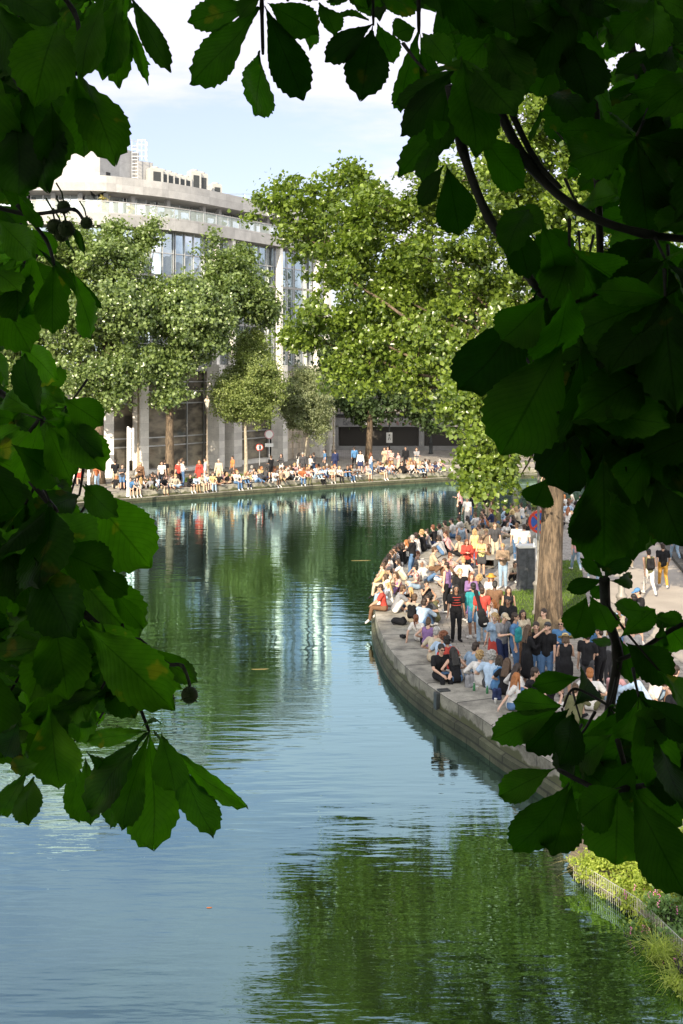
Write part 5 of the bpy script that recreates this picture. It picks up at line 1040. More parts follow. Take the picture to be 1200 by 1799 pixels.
def person(x_, y_, face, pose, fem, topk, topc, botk, botc, hk, hc_, skin, shoe, scale=1.0, label=None, place='', group=None, hat=None, hatc=None, glasses=False, z=.0):
    scale *= (1.08 if pose in SIT and group == GN else 1.09 if group == GF else 1.0)
    J = solve(pose, fem); o = link('person', cached(('b', pose, fem), lambda: body(pose, fem)))
    o.location = (x_, y_, z); o.rotation_euler = (0, 0, R(face)); o.scale = (scale,) * 3
    def osl(ob_, m): ob_.material_slots[0].link = 'OBJECT'; ob_.material_slots[0].material = m
    osl(o, SKINS[skin])
    def ch(name, me, m): c_ = link(name, me, o); osl(c_, m); return c_
    ch({'tee': 'shirt', 'tank': 'tank_top', 'long': 'shirt', 'jacket': 'jacket', 'dress': 'dress'}[topk], cached(('t', pose, fem, topk), lambda: top(pose, fem, topk)), CM[topc])
    if topk != 'dress': ch(botk, cached(('p', pose, fem, botk), lambda: bottom(pose, fem, botk)), CM[botc])
    ch('shoes', cached(('s', pose, fem), lambda: shoes(pose, fem)), CM[shoe])
    HMx = Matrix.Translation(J['hc']) @ J['H'].to_4x4()
    c_ = ch('hair', cached(('h', hk), lambda: hairmesh(hk)), HM[hc_]); c_.matrix_local = HMx
    if hat: c_ = ch('hat', cached(('hat', hat), lambda: hatmesh(hat)), CM[hatc]); c_.matrix_local = HMx
    if glasses: c_ = ch('sunglasses', cached(('hat', 'glasses'), lambda: hatmesh('glasses')), CM['black']); c_.matrix_local = HMx
    if label is None:
        bot = '' if topk == 'dress' else ', %s %s' % (botc, botk if botc not in ('jeans blue',) or botk != 'trousers' else 'trousers'); bot = bot.replace('jeans blue trousers', 'blue jeans').replace('jeans blue', 'denim')
        label = 'person in %s %s%s, %s %s hair, %s %s' % (topc.replace('jeans blue', 'denim blue'), TT[topk], bot, {'short': 'short', 'long': 'long', 'bun': 'bunned', 'ponytail': 'ponytailed', 'bob': 'bobbed', 'curly': 'curly'}[hk], hc_, PT[pose], place)
    if len(label.split()) > 16: label = label.replace(' hair', '').replace('holding a cup', 'with cup')
    if len(label.split()) > 16: return None, o, label
    if label in USED_LABELS: return None, o, label
    USED_LABELS[label] = 1; tag(o, label.strip(), 'person', group); return o, o, label
def kill(o):
    for c_ in list(o.children): bpy.data.objects.remove(c_)
    bpy.data.objects.remove(o)
pr_ = random.Random(2024); SPOTS = []
TOPC = ['striped', 'striped', 'striped', 'checked', 'checked', 'floral', 'floral'] + ['white'] * 8 + ['cream'] * 3 + ['black'] * 7 + ['white', 'cream', 'charcoal', 'charcoal', 'grey', 'grey', 'navy', 'blue', 'pale blue', 'pale blue', 'pale blue', 'red', 'pink', 'pink', 'olive', 'brown', 'brown', 'beige', 'beige', 'rust', 'khaki', 'straw']
BOTC = ['jeans blue'] * 5 + ['washed blue'] * 3 + ['black'] * 6 + ['beige', 'beige', 'khaki', 'white', 'charcoal', 'olive', 'cream', 'brown', 'navy', 'grey']
def rand_person(x_, y_, face, pose, place, group, z=0):
    for _ in range(12):
        fem = pr_.random() < .5; tk = pr_.choices(['tee', 'tank', 'long', 'jacket', 'dress'], [5, 3 if fem else 1, 2, 1, 1.6 if fem else 0])[0]; bk = pr_.choices(['trousers', 'shorts', 'skirt'], [5, 3, 1 if fem else 0])[0]
        hk = pr_.choice(['long', 'long', 'bun', 'ponytail', 'bob', 'curly'] if fem else ['short', 'short', 'short', 'short', 'curly', 'bun']); hc_ = pr_.choices(list(HAIRC), [3, 5, 5, 2, 1, 3, 1])[0]
        o, raw, lb = person(x_, y_, face, pose, fem, tk, pr_.choice(TOPC), bk, pr_.choice(BOTC), hk, hc_, pr_.choices(range(5), [5, 5, 3, 2, 1])[0], pr_.choice(['white', 'black', 'brown', 'grey', 'white']), pr_.uniform(.93, 1.03) * (.95 if fem else 1.02), place=place, group=group, z=z)
        if o: SPOTS.append((x_, y_)); return o
        kill(raw)
GN, GF, GW, GSx = 'people sitting along the near quay', 'people along the far quay', 'people walking on the path', 'people standing on the near quay'
def who(px, py, face, pose, fem, tk, tc_, bk, bc, hk, hc_, skin, label, group, shoe='white', sc=1.0, z=.0, **k):
    p = G(px, py, z); SPOTS.append((p.x, p.y)); o, raw, lb = person(p.x, p.y, face, pose, fem, tk, tc_, bk, bc, hk, hc_, skin, shoe, sc * (.95 if fem else 1.02), label, group=group, z=z, **k); return o
# standing on the near quay
PLAID = who(801, 1126, 185, 'stand', 0, 'tee', 'black', 'trousers', 'black', 'long', 'black', 3, 'person in black and red striped top with long dark locks, facing the camera', GSx, 'black')
GUIT = who(847, 1131, 5, 'stand', 0, 'tee', 'red', 'trousers', 'washed blue', 'short', 'dark', 2, 'person in red t-shirt seen from behind carrying a black guitar case', GSx, 'brown')
who(832, 1122, 20, 'stand', 0, 'long', 'teal', 'shorts', 'blue', 'short', 'black', 3, 'person in bright blue top and blue shorts beside the guitar case', GSx)
who(829, 1092, 175, 'cup', 1, 'dress', 'purple', 'skirt', 'white', 'long', 'auburn', 1, 'person in lilac dress with long reddish hair behind the guitar case', GSx)
who(808, 1090, 190, 'stand', 0, 'tee', 'black', 'trousers', 'charcoal', 'short', 'blond', 0, 'person in black printed t-shirt with cropped fair hair', GSx)
who(786, 1076, 60, 'cup', 0, 'tank', 'purple', 'trousers', 'black', 'short', 'dark', 1, 'person in purple and white vest and black trousers, one arm out', GSx)
who(863, 1094, 170, 'stand', 1, 'tee', 'white', 'skirt', 'cream', 'long', 'red', 0, 'person in white with an orange sun hat behind the guitar case', GSx, hat='sunhat', hatc='ochre')
who(869, 1118, 350, 'phone', 0, 'tee', 'brown', 'trousers', 'brown', 'short', 'black', 4, 'person in brown t-shirt seen from behind right of the guitar case', GSx)
who(893, 1122, 185, 'stand', 1, 'tank', 'black', 'trousers', 'cream', 'long', 'dark', 2, 'person in black vest and cream trousers on the grass edge', GSx)
who(884, 1033, 165, 'phone', 0, 'long', 'checked', 'trousers', 'washed blue', 'short', 'blond', 1, 'person in checked khaki shirt and pale jeans reading, left of the cabinet', GSx)
who(869, 987, 190, 'stand', 0, 'tee', 'charcoal', 'trousers', 'cream', 'short', 'brown', 1, 'person in charcoal t-shirt and cream trousers facing the camera', GSx)
who(846, 1014, 170, 'phone', 1, 'tank', 'yellow', 'skirt', 'charcoal', 'bun', 'brown', 1, 'person in pale yellow top, short grey skirt and black boots', GSx, 'black')
who(834, 996, 15, 'stand', 1, 'tank', 'yellow', 'trousers', 'red', 'bob', 'blond', 1, 'person in yellow top and red trousers', GSx)
who(820, 1017, 180, 'phone', 1, 'jacket', 'red', 'trousers', 'black', 'long', 'auburn', 1, 'person in red jacket and wide black trousers with long auburn hair', GSx, 'brown')
who(725, 1016, 70, 'crossed', 0, 'jacket', 'black', 'trousers', 'jeans blue', 'short', 'grey', 0, 'person in dark jacket standing among the sitters at the water side', GSx, 'black')
who(921, 992, 355, 'stand', 0, 'tee', 'white', 'trousers', 'washed blue', 'short', 'dark', 1, 'person in white t-shirt seen from behind, right of a pair by the cabinet', GSx)
who(908, 988, 350, 'walk', 0, 'tee', 'white', 'trousers', 'jeans blue', 'short', 'brown', 2, 'person in white t-shirt and dark jeans, left of a pair by the cabinet', GSx)
who(900, 1020, 200, 'knees', 1, 'tee', 'cream', 'trousers', 'black', 'ponytail', 'black', 2, 'person crouching with a rucksack behind the reader in checked shirt', GSx)
# walkers on the path
who(1141, 1046, 8, 'walk', 0, 'tank', 'olive', 'trousers', 'white', 'short', 'black', 2, 'person in white trousers walking away with a black backpack', GW)
who(1165, 1033, 355, 'walk', 0, 'tee', 'black', 'trousers', 'ochre', 'short', 'dark', 2, 'person in black t-shirt and orange trousers walking away', GW)
who(1186, 985, 10, 'walk', 1, 'jacket', 'green', 'trousers', 'washed blue', 'bob', 'brown', 1, 'person wrapped in green cloth walking away on the right', GW)
who(1106, 998, 175, 'stand', 1, 'tee', 'white', 'trousers', 'cream', 'bun', 'brown', 1, 'person in white and cream behind the lamp post on the path', GW)
who(1126, 1132, 100, 'phone', 0, 'tee', 'black', 'shorts', 'grey', 'short', 'dark', 1, 'person in blue cap and black t-shirt on the path', GW, hat='cap', hatc='blue')
who(1114, 1138, 20, 'stand', 1, 'tee', 'charcoal', 'skirt', 'black', 'short', 'black', 3, 'person in dark clothes left of the blue cap', GW)
who(1012, 1003, 10, 'walk', 1, 'tank', 'pink', 'trousers', 'washed blue', 'long', 'brown', 1, 'person in pink top and pale jeans just right of the plane trunk', GW)
who(1042, 1022, 185, 'walk', 0, 'tee', 'orange', 'trousers', 'washed blue', 'short', 'brown', 1, 'person in orange t-shirt walking towards the camera between hanging leaves', GW)
who(1060, 1160, 190, 'walk', 1, 'tee', 'pale blue', 'shorts', 'washed blue', 'bun', 'auburn', 1, 'person in pale blue t-shirt behind the small leaf cluster', GW)
who(1092, 1158, 200, 'cup', 1, 'long', 'pale blue', 'skirt', 'beige', 'ponytail', 'blond', 1, 'person in pale blue shirt at the foot of the lamp post', GW)
for px, py in ((1192, 930), (1180, 945), (1196, 950), (1150, 940), (1130, 950), (1190, 915), (1165, 930)):
    p = G(px, py); rand_person(p.x, p.y, pr_.choice((0, 180, 20)), pr_.choice(('walk', 'stand')), 'at the far end of path', GW)
# standing group before the leaves
who(925, 1210, 285, 'cup', 1, 'dress', 'black', 'skirt', 'black', 'long', 'brown', 1, 'person in long black dress with brown hair, left of the standing group', GSx, 'black', 1.04)
who(942, 1208, 170, 'stand', 0, 'tee', 'black', 'trousers', 'jeans blue', 'short', 'dark', 1, 'bearded person in black t-shirt and blue jeans facing the camera', GSx)
who(961, 1210, 150, 'drink', 0, 'tee', 'black', 'trousers', 'jeans blue', 'short', 'dark', 1, 'person in dark cap and black t-shirt drinking from a cup', GSx, hat='cap', hatc='charcoal')
who(985, 1202, 180, 'crossed', 0, 'long', 'blue', 'trousers', 'charcoal', 'short', 'blond', 1, 'person in blue shirt and sunglasses with fair hair in the standing group', GSx, glasses=True)
who(994, 1226, 355, 'phone', 1, 'tank', 'black', 'skirt', 'black', 'bob', 'brown', 1, 'person in black backless top and straw hat seen from behind', GSx, 'black', hat='sunhat', hatc='straw')
who(1030, 1228, 320, 'cup', 0, 'tee', 'black', 'trousers', 'charcoal', 'short', 'dark', 1, 'person in black t-shirt with a crossbody strap right of the straw hat', GSx, 'black')
who(1055, 1220, 40, 'cup', 0, 'tee', 'black', 'trousers', 'black', 'short', 'dark', 1, 'person in black arm around a neighbour at the right of the group', GSx, 'black')
who(1038, 1196, 200, 'stand', 0, 'tee', 'blue', 'trousers', 'black', 'short', 'brown', 1, 'person in blue t-shirt at the back of the standing group', GSx)
who(1072, 1204, 60, 'crossed', 1, 'long', 'grey', 'trousers', 'charcoal', 'long', 'blond', 1, 'person in grey shirt with fair hair at the group right edge', GSx)
who(903, 1188, 250, 'stand', 0, 'tee', 'blue', 'trousers', 'jeans blue', 'short', 'dark', 2, 'person in blue t-shirt with a blue backpack left of the black dress', GSx)
who(882, 1186, 215, 'phone', 0, 'tee', 'grey', 'trousers', 'navy', 'short', 'grey', 1, 'person in grey t-shirt and pale cap holding something, behind the sitters', GSx, hat='cap', hatc='beige')
who(870, 1180, 150, 'stand', 1, 'tee', 'washed blue', 'skirt', 'red', 'curly', 'blond', 1, 'person with curly fair hair beside the pale cap', GSx)
who(869, 1150, 100, 'stand', 1, 'tee', 'white', 'trousers', 'beige', 'bob', 'red', 0, 'person with short red hair behind the pale cap', GSx)
who(893, 1152, 160, 'stand', 0, 'tee', 'black', 'trousers', 'black', 'short', 'black', 3, 'person in black t-shirt with curly top before the grass', GSx)
who(918, 1172, 190, 'stand', 1, 'long', 'cream', 'trousers', 'brown', 'long', 'dark', 2, 'person in cream shirt behind the black dress', GSx)
# sitting on the near quay, hand placed
who(776, 1196, 200, 'edge', 0, 'tee', 'black', 'trousers', 'black', 'short', 'black', 1, 'person in black t-shirt and sunglasses sitting above the dark wall slot', GN, 'black', z=.06, glasses=True)
who(801, 1199, 20, 'cross', 1, 'tank', 'black', 'trousers', 'jeans blue', 'long', 'black', 1, 'person in black vest and blue jeans with dark hair, back to the camera', GN, 'brown', z=.06)
who(826, 1192, 300, 'cross', 0, 'tee', 'washed blue', 'trousers', 'black', 'short', 'dark', 1, 'person in washed blue t-shirt with dark hair bent forward', GN)
who(842, 1206, 350, 'cross', 1, 'long', 'white', 'trousers', 'black', 'curly', 'blond', 1, 'person in white shirt with long fair curls seen from behind', GN)
who(862, 1211, 345, 'cross', 0, 'tee', 'pale blue', 'trousers', 'charcoal', 'curly', 'grey', 1, 'person in pale blue t-shirt with grey curls seen from behind', GN)
who(874, 1214, 340, 'knees', 1, 'tee', 'blue', 'trousers', 'jeans blue', 'bob', 'dark', 1, 'person in blue t-shirt next to the grey curls', GN)
who(887, 1220, 330, 'cross', 1, 'tee', 'black', 'trousers', 'black', 'long', 'brown', 1, 'person in black t-shirt with very long brown hair', GN, 'black')
who(900, 1229, 300, 'cross', 1, 'long', 'white', 'trousers', 'black', 'long', 'dark', 1, 'person in white shirt with a flowered hairband', GN)
who(898, 1246, 255, 'chat', 1, 'tee', 'white', 'trousers', 'jeans blue', 'long', 'red', 0, 'person in white t-shirt with long red hair nearest on the quay edge', GN, z=.06)
who(920, 1237, 260, 'knees', 0, 'tee', 'black', 'trousers', 'charcoal', 'short', 'dark', 1, 'person in black t-shirt with short dark hair behind the red hair', GN)
who(962, 1248, 200, 'sip', 1, 'tank', 'black', 'trousers', 'white', 'long', 'dark', 0, 'person in black vest drinking, glimpsed between the leaves', GN)
who(762, 1163, 330, 'cross', 0, 'tee', 'cream', 'trousers', 'beige', 'short', 'grey', 1, 'person in cream t-shirt with a white cap on the quay edge', GN, z=.06, hat='cap', hatc='white')
who(774, 1172, 325, 'cross', 0, 'tee', 'pale blue', 'shorts', 'beige', 'curly', 'auburn', 1, 'person in pale mint t-shirt with auburn curls', GN)
who(790, 1177, 20, 'cross', 1, 'tee', 'red', 'trousers', 'charcoal', 'curly', 'black', 2, 'person in dark red t-shirt with black curls', GN)
who(738, 1126, 330, 'back', 1, 'tee', 'white', 'shorts', 'white', 'ponytail', 'auburn', 1, 'person in white t-shirt with auburn hair leaning on one arm', GN, z=.06)
who(750, 1140, 340, 'cross', 1, 'tank', 'purple', 'shorts', 'black', 'bun', 'brown', 1, 'person in purple vest behind the white t-shirt', GN)
who(737, 1104, 320, 'knees', 0, 'long', 'pale blue', 'trousers', 'jeans blue', 'short', 'dark', 1, 'person in pale blue shirt bent over knees', GN)
who(722, 1095, 330, 'knees', 0, 'tee', 'cream', 'trousers', 'beige', 'short', 'brown', 1, 'person in cream t-shirt wearing a big black rucksack', GN)
who(694, 1076, 280, 'knees', 0, 'tee', 'grey', 'shorts', 'white', 'short', 'brown', 2, 'person in grey t-shirt hugging bare knees on the quay edge', GN, z=.06)
who(681, 1064, 80, 'edge', 1, 'tee', 'white', 'trousers', 'white', 'long', 'blond', 1, 'person in white cap with long fair hair, legs over the edge', GN, z=.06, hat='cap', hatc='white')
who(676, 1052, 75, 'edge', 1, 'tee', 'white', 'trousers', 'washed blue', 'long', 'brown', 1, 'person in white t-shirt and pale jeans dangling legs at the tip', GN, z=.06)
who(684, 1042, 80, 'edge', 0, 'tee', 'cream', 'trousers', 'jeans blue', 'short', 'black', 2, 'person in a dark flat cap sitting at the tip of the quay', GN, z=.06, hat='cap', hatc='charcoal')
who(704, 1044, 130, 'knees', 1, 'tank', 'pink', 'trousers', 'purple', 'bob', 'brown', 1, 'person in plum dungarees over white, sitting at the tip', GN)
who(711, 1020, 80, 'knees', 1, 'tee', 'white', 'trousers', 'cream', 'long', 'dark', 1, 'person all in white beside the dark standing jacket', GN)
who(765, 1093, 40, 'knees', 0, 'jacket', 'olive', 'trousers', 'olive', 'curly', 'black', 3, 'person in olive jacket with a black afro', GN)
who(748, 1065, 200, 'sip', 1, 'tank', 'black', 'trousers', 'brown', 'bun', 'black', 2, 'person in black vest raising a hand to the mouth', GN)
who(744, 1092, 200, 'knees', 0, 'tee', 'charcoal', 'trousers', 'charcoal', 'short', 'dark', 1, 'person in charcoal t-shirt in front of the black afro', GN)
who(764, 1003, 270, 'edge', 0, 'tee', 'beige', 'trousers', 'brown', 'short', 'brown', 1, 'person in brown trousers and white trainers sitting on the inner ledge', GN, z=.35)
who(782, 1008, 230, 'knees', 1, 'tank', 'pink', 'trousers', 'pink', 'bun', 'auburn', 1, 'person in pink with bare shoulders behind the brown trousers', GN)
# the rest of the near crowd
def free(x_, y_, d): return all((x_ - a) ** 2 + (y_ - b) ** 2 > d * d for a, b in SPOTS)
AN = arc(NEARL)
def near_at(s):
    for i in range(len(AN) - 1):
        if s <= AN[i + 1]: t_ = (NEARL[i + 1] - NEARL[i]).normalized(); return NEARL[i] + t_ * (s - AN[i]), t_
    return NEARL[-1], Vector((1, 0))
s_lo = next(a for a, p in zip(AN, NEARL) if p.y > 33.6); s_hi = next(a for a, p in zip(AN, NEARL) if p.y > 69)
s = s_lo
while s < s_hi:
    p, t_ = near_at(s); nr = Vector((t_.y, -t_.x)); d = .18; q = p + nr * d
    if (p.y > 39.5) and free(q.x, q.y, .5): rand_person(q.x, q.y, math.degrees(math.atan2(-nr.y, -nr.x)) - 90 + pr_.uniform(-25, 25), 'edge', 'on near quay edge', GN, .06)
    s += pr_.uniform(.75, 1.1)
cnt = 0
while cnt < 54:
    u = pr_.random(); s = s_lo + (s_hi - s_lo) * (.12 + .88 * u ** .8); p, t_ = near_at(s); nr = Vector((t_.y, -t_.x)); q = p + nr * pr_.uniform(.6, 3.6 if p.y > 41 else 2.2)
    if q.y < 40 and q.x - p.x < .6: continue
    if free(q.x, q.y, .5):
        fa = math.degrees(math.atan2(-nr.y, -nr.x)) - 90 + pr_.choice((0, 0, 180, 90, -90)) + pr_.uniform(-30, 30); rand_person(q.x, q.y, fa, pr_.choice(('knees', 'cross', 'back', 'chat', 'sip', 'cross')), 'on near quay', GN, 0); cnt += 1
for (x0, x1, y0, y1, n, poses, pl, gr_) in ((5.3, 10.4, 27.2, 29.4, 9, ('cross', 'knees', 'sip', 'chat'), 'low behind the leaves', GN), (6.5, 9, 60, 66, 6, ('stand', 'cup', 'crossed'), 'far on near quay', GSx), (5.2, 9.2, 29.8, 33.5, 5, ('stand', 'cup', 'crossed', 'drink'), 'in the standing group', GSx), (10.5, 19, 60, 88, 8, ('walk', 'stand', 'cup'), 'on the distant path', GW)):
    k = 0; tr = 0
    while k < n and tr < 400:
        tr += 1; x_, y_ = pr_.uniform(x0, x1), pr_.uniform(y0, y1)
        if not free(x_, y_, .55): continue
        rand_person(x_, y_, pr_.uniform(0, 360), pr_.choice(poses), pl, gr_); k += 1
# far quay
AF = arc(FARL)
def far_px(px, inn):
    best = None
    for i in range(len(FARL) - 1):
        for j in range(12):
            p = FARL[i].lerp(FARL[i + 1], j / 12); e = abs(p.x / max(p.y, 1) - (px - 600) / F)
            if p.y > 74 and (best is None or e < best[0]): t_ = (FARL[i + 1] - FARL[i]).normalized(); best = (e, p + Vector((-t_.y, t_.x)) * inn, t_)
    return best[1], best[2]
def far_who(px, inn, face, pose, *a, **k):
    p, t_ = far_px(px, inn); SPOTS.append((p.x, p.y)); return person(p.x, p.y, face, pose, *a, group=GF, **k)
LBF = [(335, 1.6, 180, 'stand', 0, 'tee', 'red', 'trousers', 'black', 'short', 'dark', 1, 'person in red t-shirt and black trousers standing left of the street lamp'), (362, 1.0, 170, 'stand', 1, 'dress', 'red', 'skirt', 'red', 'long', 'red', 1, 'person in long red dress standing under the street lamp'), (393, 2.6, 100, 'stand', 0, 'long', 'white', 'trousers', 'white', 'short', 'dark', 1, 'person all in white, taller of a pair right of the lamp'), (401, 1.4, 170, 'stand', 0, 'long', 'cream', 'trousers', 'cream', 'short', 'grey', 1, 'person in cream, nearer of a pair right of the lamp'),
  (306, 1.8, 190, 'stand', 0, 'tee', 'white', 'trousers', 'black', 'short', 'dark', 1, 'person in white t-shirt and black trousers beside the pale plane trunk'), (448, 3.4, 120, 'stand', 0, 'tee', 'orange', 'trousers', 'charcoal', 'short', 'dark', 2, 'person in orange t-shirt standing by the speed limit sign'), (572, 3.2, 180, 'stand', 0, 'jacket', 'charcoal', 'trousers', 'charcoal', 'short', 'grey', 1, 'person in dark jacket and white cap standing behind the sitters'),
  (631, 5.2, 100, 'stand', 0, 'tee', 'blue', 'trousers', 'charcoal', 'short', 'dark', 1, 'person in bright blue t-shirt left of the dark tree trunk'), (641, 4.6, 20, 'stand', 0, 'long', 'navy', 'trousers', 'navy', 'short', 'dark', 1, 'person in navy with a blue cap beside the dark tree trunk'), (660, 2.4, 180, 'stand', 1, 'long', 'white', 'skirt', 'navy', 'long', 'dark', 1, 'person in white jacket over blue right of the dark trunk'),
  (701, 7.0, 10, 'walk', 0, 'long', 'blue', 'trousers', 'black', 'short', 'dark', 1, 'person in blue shirt walking past the slatted openings'), (740, 5.4, 190, 'stand', 0, 'tank', 'pink', 'shorts', 'pink', 'short', 'brown', 1, 'person in salmon top standing by the dark lamp'), (728, 4.8, 150, 'cup', 1, 'tee', 'beige', 'shorts', 'beige', 'bun', 'brown', 1, 'person in beige next to the salmon top'), (765, 5, 170, 'stand', 0, 'jacket', 'black', 'trousers', 'black', 'short', 'black', 2, 'person in black right of the dark lamp'),
  (190, 9.0, 200, 'stand', 1, 'tee', 'purple', 'trousers', 'blue', 'short', 'dark', 1, 'person in lilac t-shirt and blue trousers at the office corner'), (186, 9.6, 170, 'stand', 0, 'jacket', 'black', 'trousers', 'black', 'short', 'dark', 1, 'person in black standing at the office corner'), (201, 6.0, 190, 'cup', 1, 'tee', 'cream', 'skirt', 'red', 'bun', 'brown', 1, 'person in cream top and red skirt left of the banner post'), (207, 3.4, 160, 'stand', 1, 'tee', 'rust', 'trousers', 'washed blue', 'bob', 'dark', 1, 'person in rust top and pale jeans left of the banner post'),
  (213, 7.6, 10, 'stand', 0, 'tee', 'blue', 'trousers', 'black', 'short', 'black', 1, 'person in blue with a navy rucksack near the banner post'), (268, 2.0, 180, 'cup', 1, 'jacket', 'brown', 'trousers', 'black', 'long', 'blond', 1, 'person with fair hair standing left of the pale plane trunk'), (244, 8, 100, 'phone', 0, 'tee', 'grey', 'trousers', 'charcoal', 'short', 'dark', 1, 'person in grey behind the slim brown mast'), (322, 3.0, 0, 'stand', 0, 'tee', 'black', 'trousers', 'charcoal', 'short', 'dark', 2, 'person in black seen from behind right of the pale trunk'), (345, 2.4, 200, 'cup', 1, 'tank', 'white', 'trousers', 'beige', 'bob', 'brown', 1, 'person in white vest between red t-shirt and lamp')]
for a in LBF: far_who(*a[:12], 'black', label=a[12])
k = 0; px = 232.0
while px < 795:
    p, t_ = far_px(px, .2 + pr_.uniform(0, .1)); fa = math.degrees(math.atan2(t_.y, t_.x)) + 180 + pr_.uniform(-20, 20)
    if free(p.x, p.y, .4): rand_person(p.x, p.y, fa, 'edge' if pr_.random() < .55 else pr_.choice(('knees', 'cross', 'back')), 'on far quay edge', GF, .05)
    px += pr_.uniform(8, 13) if pr_.random() < .85 else pr_.uniform(18, 34)
k = 0; clus = [pr_.uniform(240, 795) for _ in range(17)]
while k < 92:
    px = min(800, max(232, pr_.gauss(pr_.choice(clus), 14))); inn = pr_.uniform(.75, 4.2); p, t_ = far_px(px, inn)
    if px < 420 and pr_.random() < .5: continue
    if not free(p.x, p.y, .42): continue
    fa = math.degrees(math.atan2(t_.y, t_.x)) + 180 + pr_.choice((0, 180, 90, -90, 0)) + pr_.uniform(-30, 30)
    st = pr_.random() < (.34 if px < 420 else .10); rand_person(p.x, p.y, fa, pr_.choice(('stand', 'cup', 'crossed')) if st else pr_.choice(('knees', 'cross', 'back', 'chat', 'sip')), 'on far quay', GF, .0); k += 1
# things carried or lying about
GC = thing('guitar_case', 'black guitar case carried upright on the back of the red t-shirt', 'guitar case', GUIT.location + Vector((.02, -.17, .72)), 0); GC.rotation_euler = (R(-4), R(-14), 0)
mb = MB(); caps(mb, V3(0, -.04, .0), V3(0, -.04, .04), .175, .17, 20); caps(mb, V3(0, -.04, .22), V3(0, -.04, .28), .13, .135, 20); caps(mb, V3(0, -.04, .3), V3(0, -.04, .62), .08, .055); caps(mb, V3(0, -.04, .62), V3(0, -.04, .95), .055, .075)
me = voxel(mb, 'body', .012, [CM['black']], 4)
cc_ = np.zeros(len(me.vertices) * 3, np.float32); me.vertices.foreach_get('co', cc_); cc_ = cc_.reshape(-1, 3); cc_[:, 1] = -.05 + (cc_[:, 1] + .04) * .5; me.vertices.foreach_set('co', cc_.ravel()); link('body', me, GC)
mb = MB(); mb.tube([(-.1, 0, .35), (-.14, .12, .42), (-.15, .2, .3), (-.13, .08, .0)], .018, 5); mb.tube([(.1, 0, .35), (.14, .12, .42), (.15, .2, .3), (.13, .08, .0)], .018, 5); mb.build('strap', CM['charcoal'], GC); mb = MB(); mb.box((.03, -.14, -.05), (.1, .006, .05)); mb.build('badge', CM['white'], GC)
def bag(label, loc, rz, col, s=1, tilt=0):
    t = thing('backpack', label, 'backpack', loc, rz, 'bags and backpacks'); t.rotation_euler.x = tilt; mb = MB(); caps(mb, V3(-.07, 0, .08), V3(-.07, 0, .36), .09, .075); caps(mb, V3(.07, 0, .08), V3(.07, 0, .36), .09, .075); caps(mb, V3(-.06, -.08, .1), V3(.06, -.08, .1), .06, .06)
    o = link('bag', cached('bag', lambda: voxel(mb, 'bag', .014, [CM['black']], 3, .003, 3)), t); o.material_slots[0].link = 'OBJECT'; o.material_slots[0].material = CM[col]; o.scale = (s,) * 3
    mb = MB(); mb.tube([(-.08 * s, .05 * s, .4 * s), (-.1 * s, .13 * s, .3 * s), (-.09 * s, .08 * s, .08 * s)], .014, 5); mb.tube([(.08 * s, .05 * s, .4 * s), (.1 * s, .13 * s, .3 * s), (.09 * s, .08 * s, .08 * s)], .014, 5); mb.build('strap', CM['charcoal'], t); return t
p = G(700, 1098, .06); bag('black rucksack lying flat on the quay coping', (p.x + .25, p.y, .15), R(70), 'black', 1.15, R(-85))
p = G(728, 1108, .06); bag('big black rucksack on the back of the cream t-shirt', G(722, 1095) + Vector((.02, -.14, .2)), R(-30), 'black', 1.05)
p = G(825, 1206, .06); bag('grey patterned bag beside the black vest', (p.x, p.y, .0), R(30), 'grey', .9)
p = G(873, 1228, .06); bag('dark blue bag behind the long brown hair', (p.x, p.y, .0), R(10), 'navy', .8)
p = G(1141, 1046); bag('black backpack worn by the walker in white trousers', (p.x, p.y - .17, 1.0), R(0), 'black', 1.0)
p = G(712, 1122, .06); o = bag('small black pouch on the quay coping', (p.x, p.y, .1), R(40), 'black', .5, R(-80))
p = G(902, 1190); bag('blue backpack worn left of the black dress', (p.x + .12, p.y - .1, 1.0), R(60), 'teal', .95)
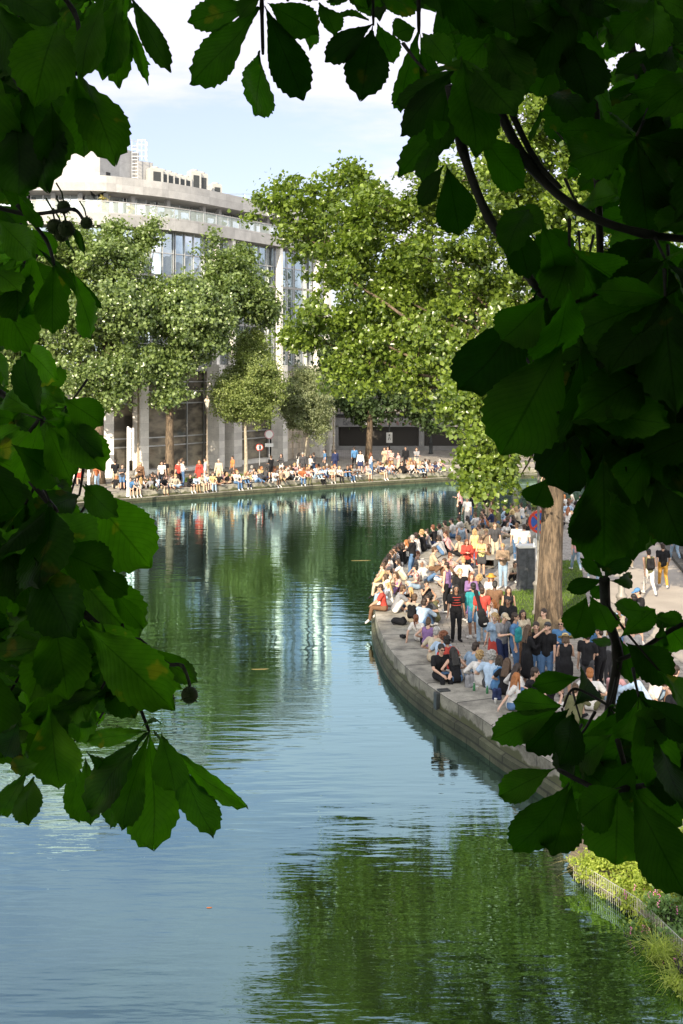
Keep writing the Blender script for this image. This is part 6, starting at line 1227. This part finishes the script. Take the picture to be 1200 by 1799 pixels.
# cups and bottles
def cup(label, loc, mat=None):
    t = thing('plastic_cup', label, 'cup', loc, group='cups and bottles'); mb = MB(); mb.lathe([(.028, 0), (.04, .13), (.043, .135)], n=12); mb.build('cup', SIGNW if mat is None else mat, t, smooth=True); mb = MB(); mb.lathe([(.038, .10), (.038, .105)], n=12); mb.build('drink', CM['ochre'], t)
def bottle(label, loc, col):
    t = thing('bottle', label, 'bottle', loc, group='cups and bottles'); mb = MB(); mb.lathe([(.033, 0), (.035, .16), (.015, .22), (.014, .27)], n=12); mb.build('glass', CM[col], t, smooth=True); mb = MB(); mb.lathe([(.016, .265), (.016, .285)], n=8); mb.build('cap', CM['white'], t)
cup('beer cup on the quay beside the red-haired sitter', G(864, 1236, .06) + Vector((.1, 0, 0))); cup('beer cup on the coping by the grey bag', G(838, 1214, .0)); bottle('green bottle beside the grey patterned bag', G(833, 1217, .0), 'green'); bottle('green bottle by the long brown hair', G(856, 1222), 'green'); bottle('clear blue bottle by the plum dungarees', G(712, 1052, .0), 'pale blue'); bottle('brown bottle among the sitters near the black afro', G(757, 1112), 'brown')
# stripes on the dark top
mb = MB(); J_ = solve('stand', 0)
for z in (1.12, 1.2, 1.28, 1.36): mb.tube([(.155 * math.cos(a_), .012 + .128 * math.sin(a_), z) for a_ in [i * math.pi / 12 for i in range(1, 12)]], .012, 6)
mb.build('stripes', CM['red'], PLAID)
# inner stone ledge used as a bench, floating leaf
le = offs([p for p in NEARL if 49 < p.y < 62], -3.4); mb = MB(); profile_strip(mb, le, [(-.8, -.01), (-.8, .36), (0, .36), (0, -.01)], [0, 0, 0]); mb.build('stone_bench', COPE, label='long low stone ledge behind the sitters at the tip', cat='bench')
for i, (px, py, lab) in enumerate([(632, 985, 'pale twig floating on the water left of the crowd'), (455, 1176, 'pale leaf floating in mid canal'), (367, 1595, 'small brown leaf floating in the blue water')]):
    c = G(px, py, WZ); mb = MB(); L_ = (.9, .5, .09)[i]; mb.ball((0, 0, .006), (L_ / 2, L_ * .09, .008), 8); mb.ball((L_ * .3, L_ * .08, .006), (L_ / 3, L_ * .05, .007), 8); o = mb.build('floating_debris', STRAWL if i < 2 else CM['rust'], label=lab, cat='debris'); o.location = c
# bases of the two chestnuts at their trunks
for t, b in ((CL, Vector((-16, 0, 0))), (CR, Vector((9.5, 1, 0)))):
    t.location = b
    for c_ in t.children: c_.matrix_parent_inverse = Matrix.Translation(-b)
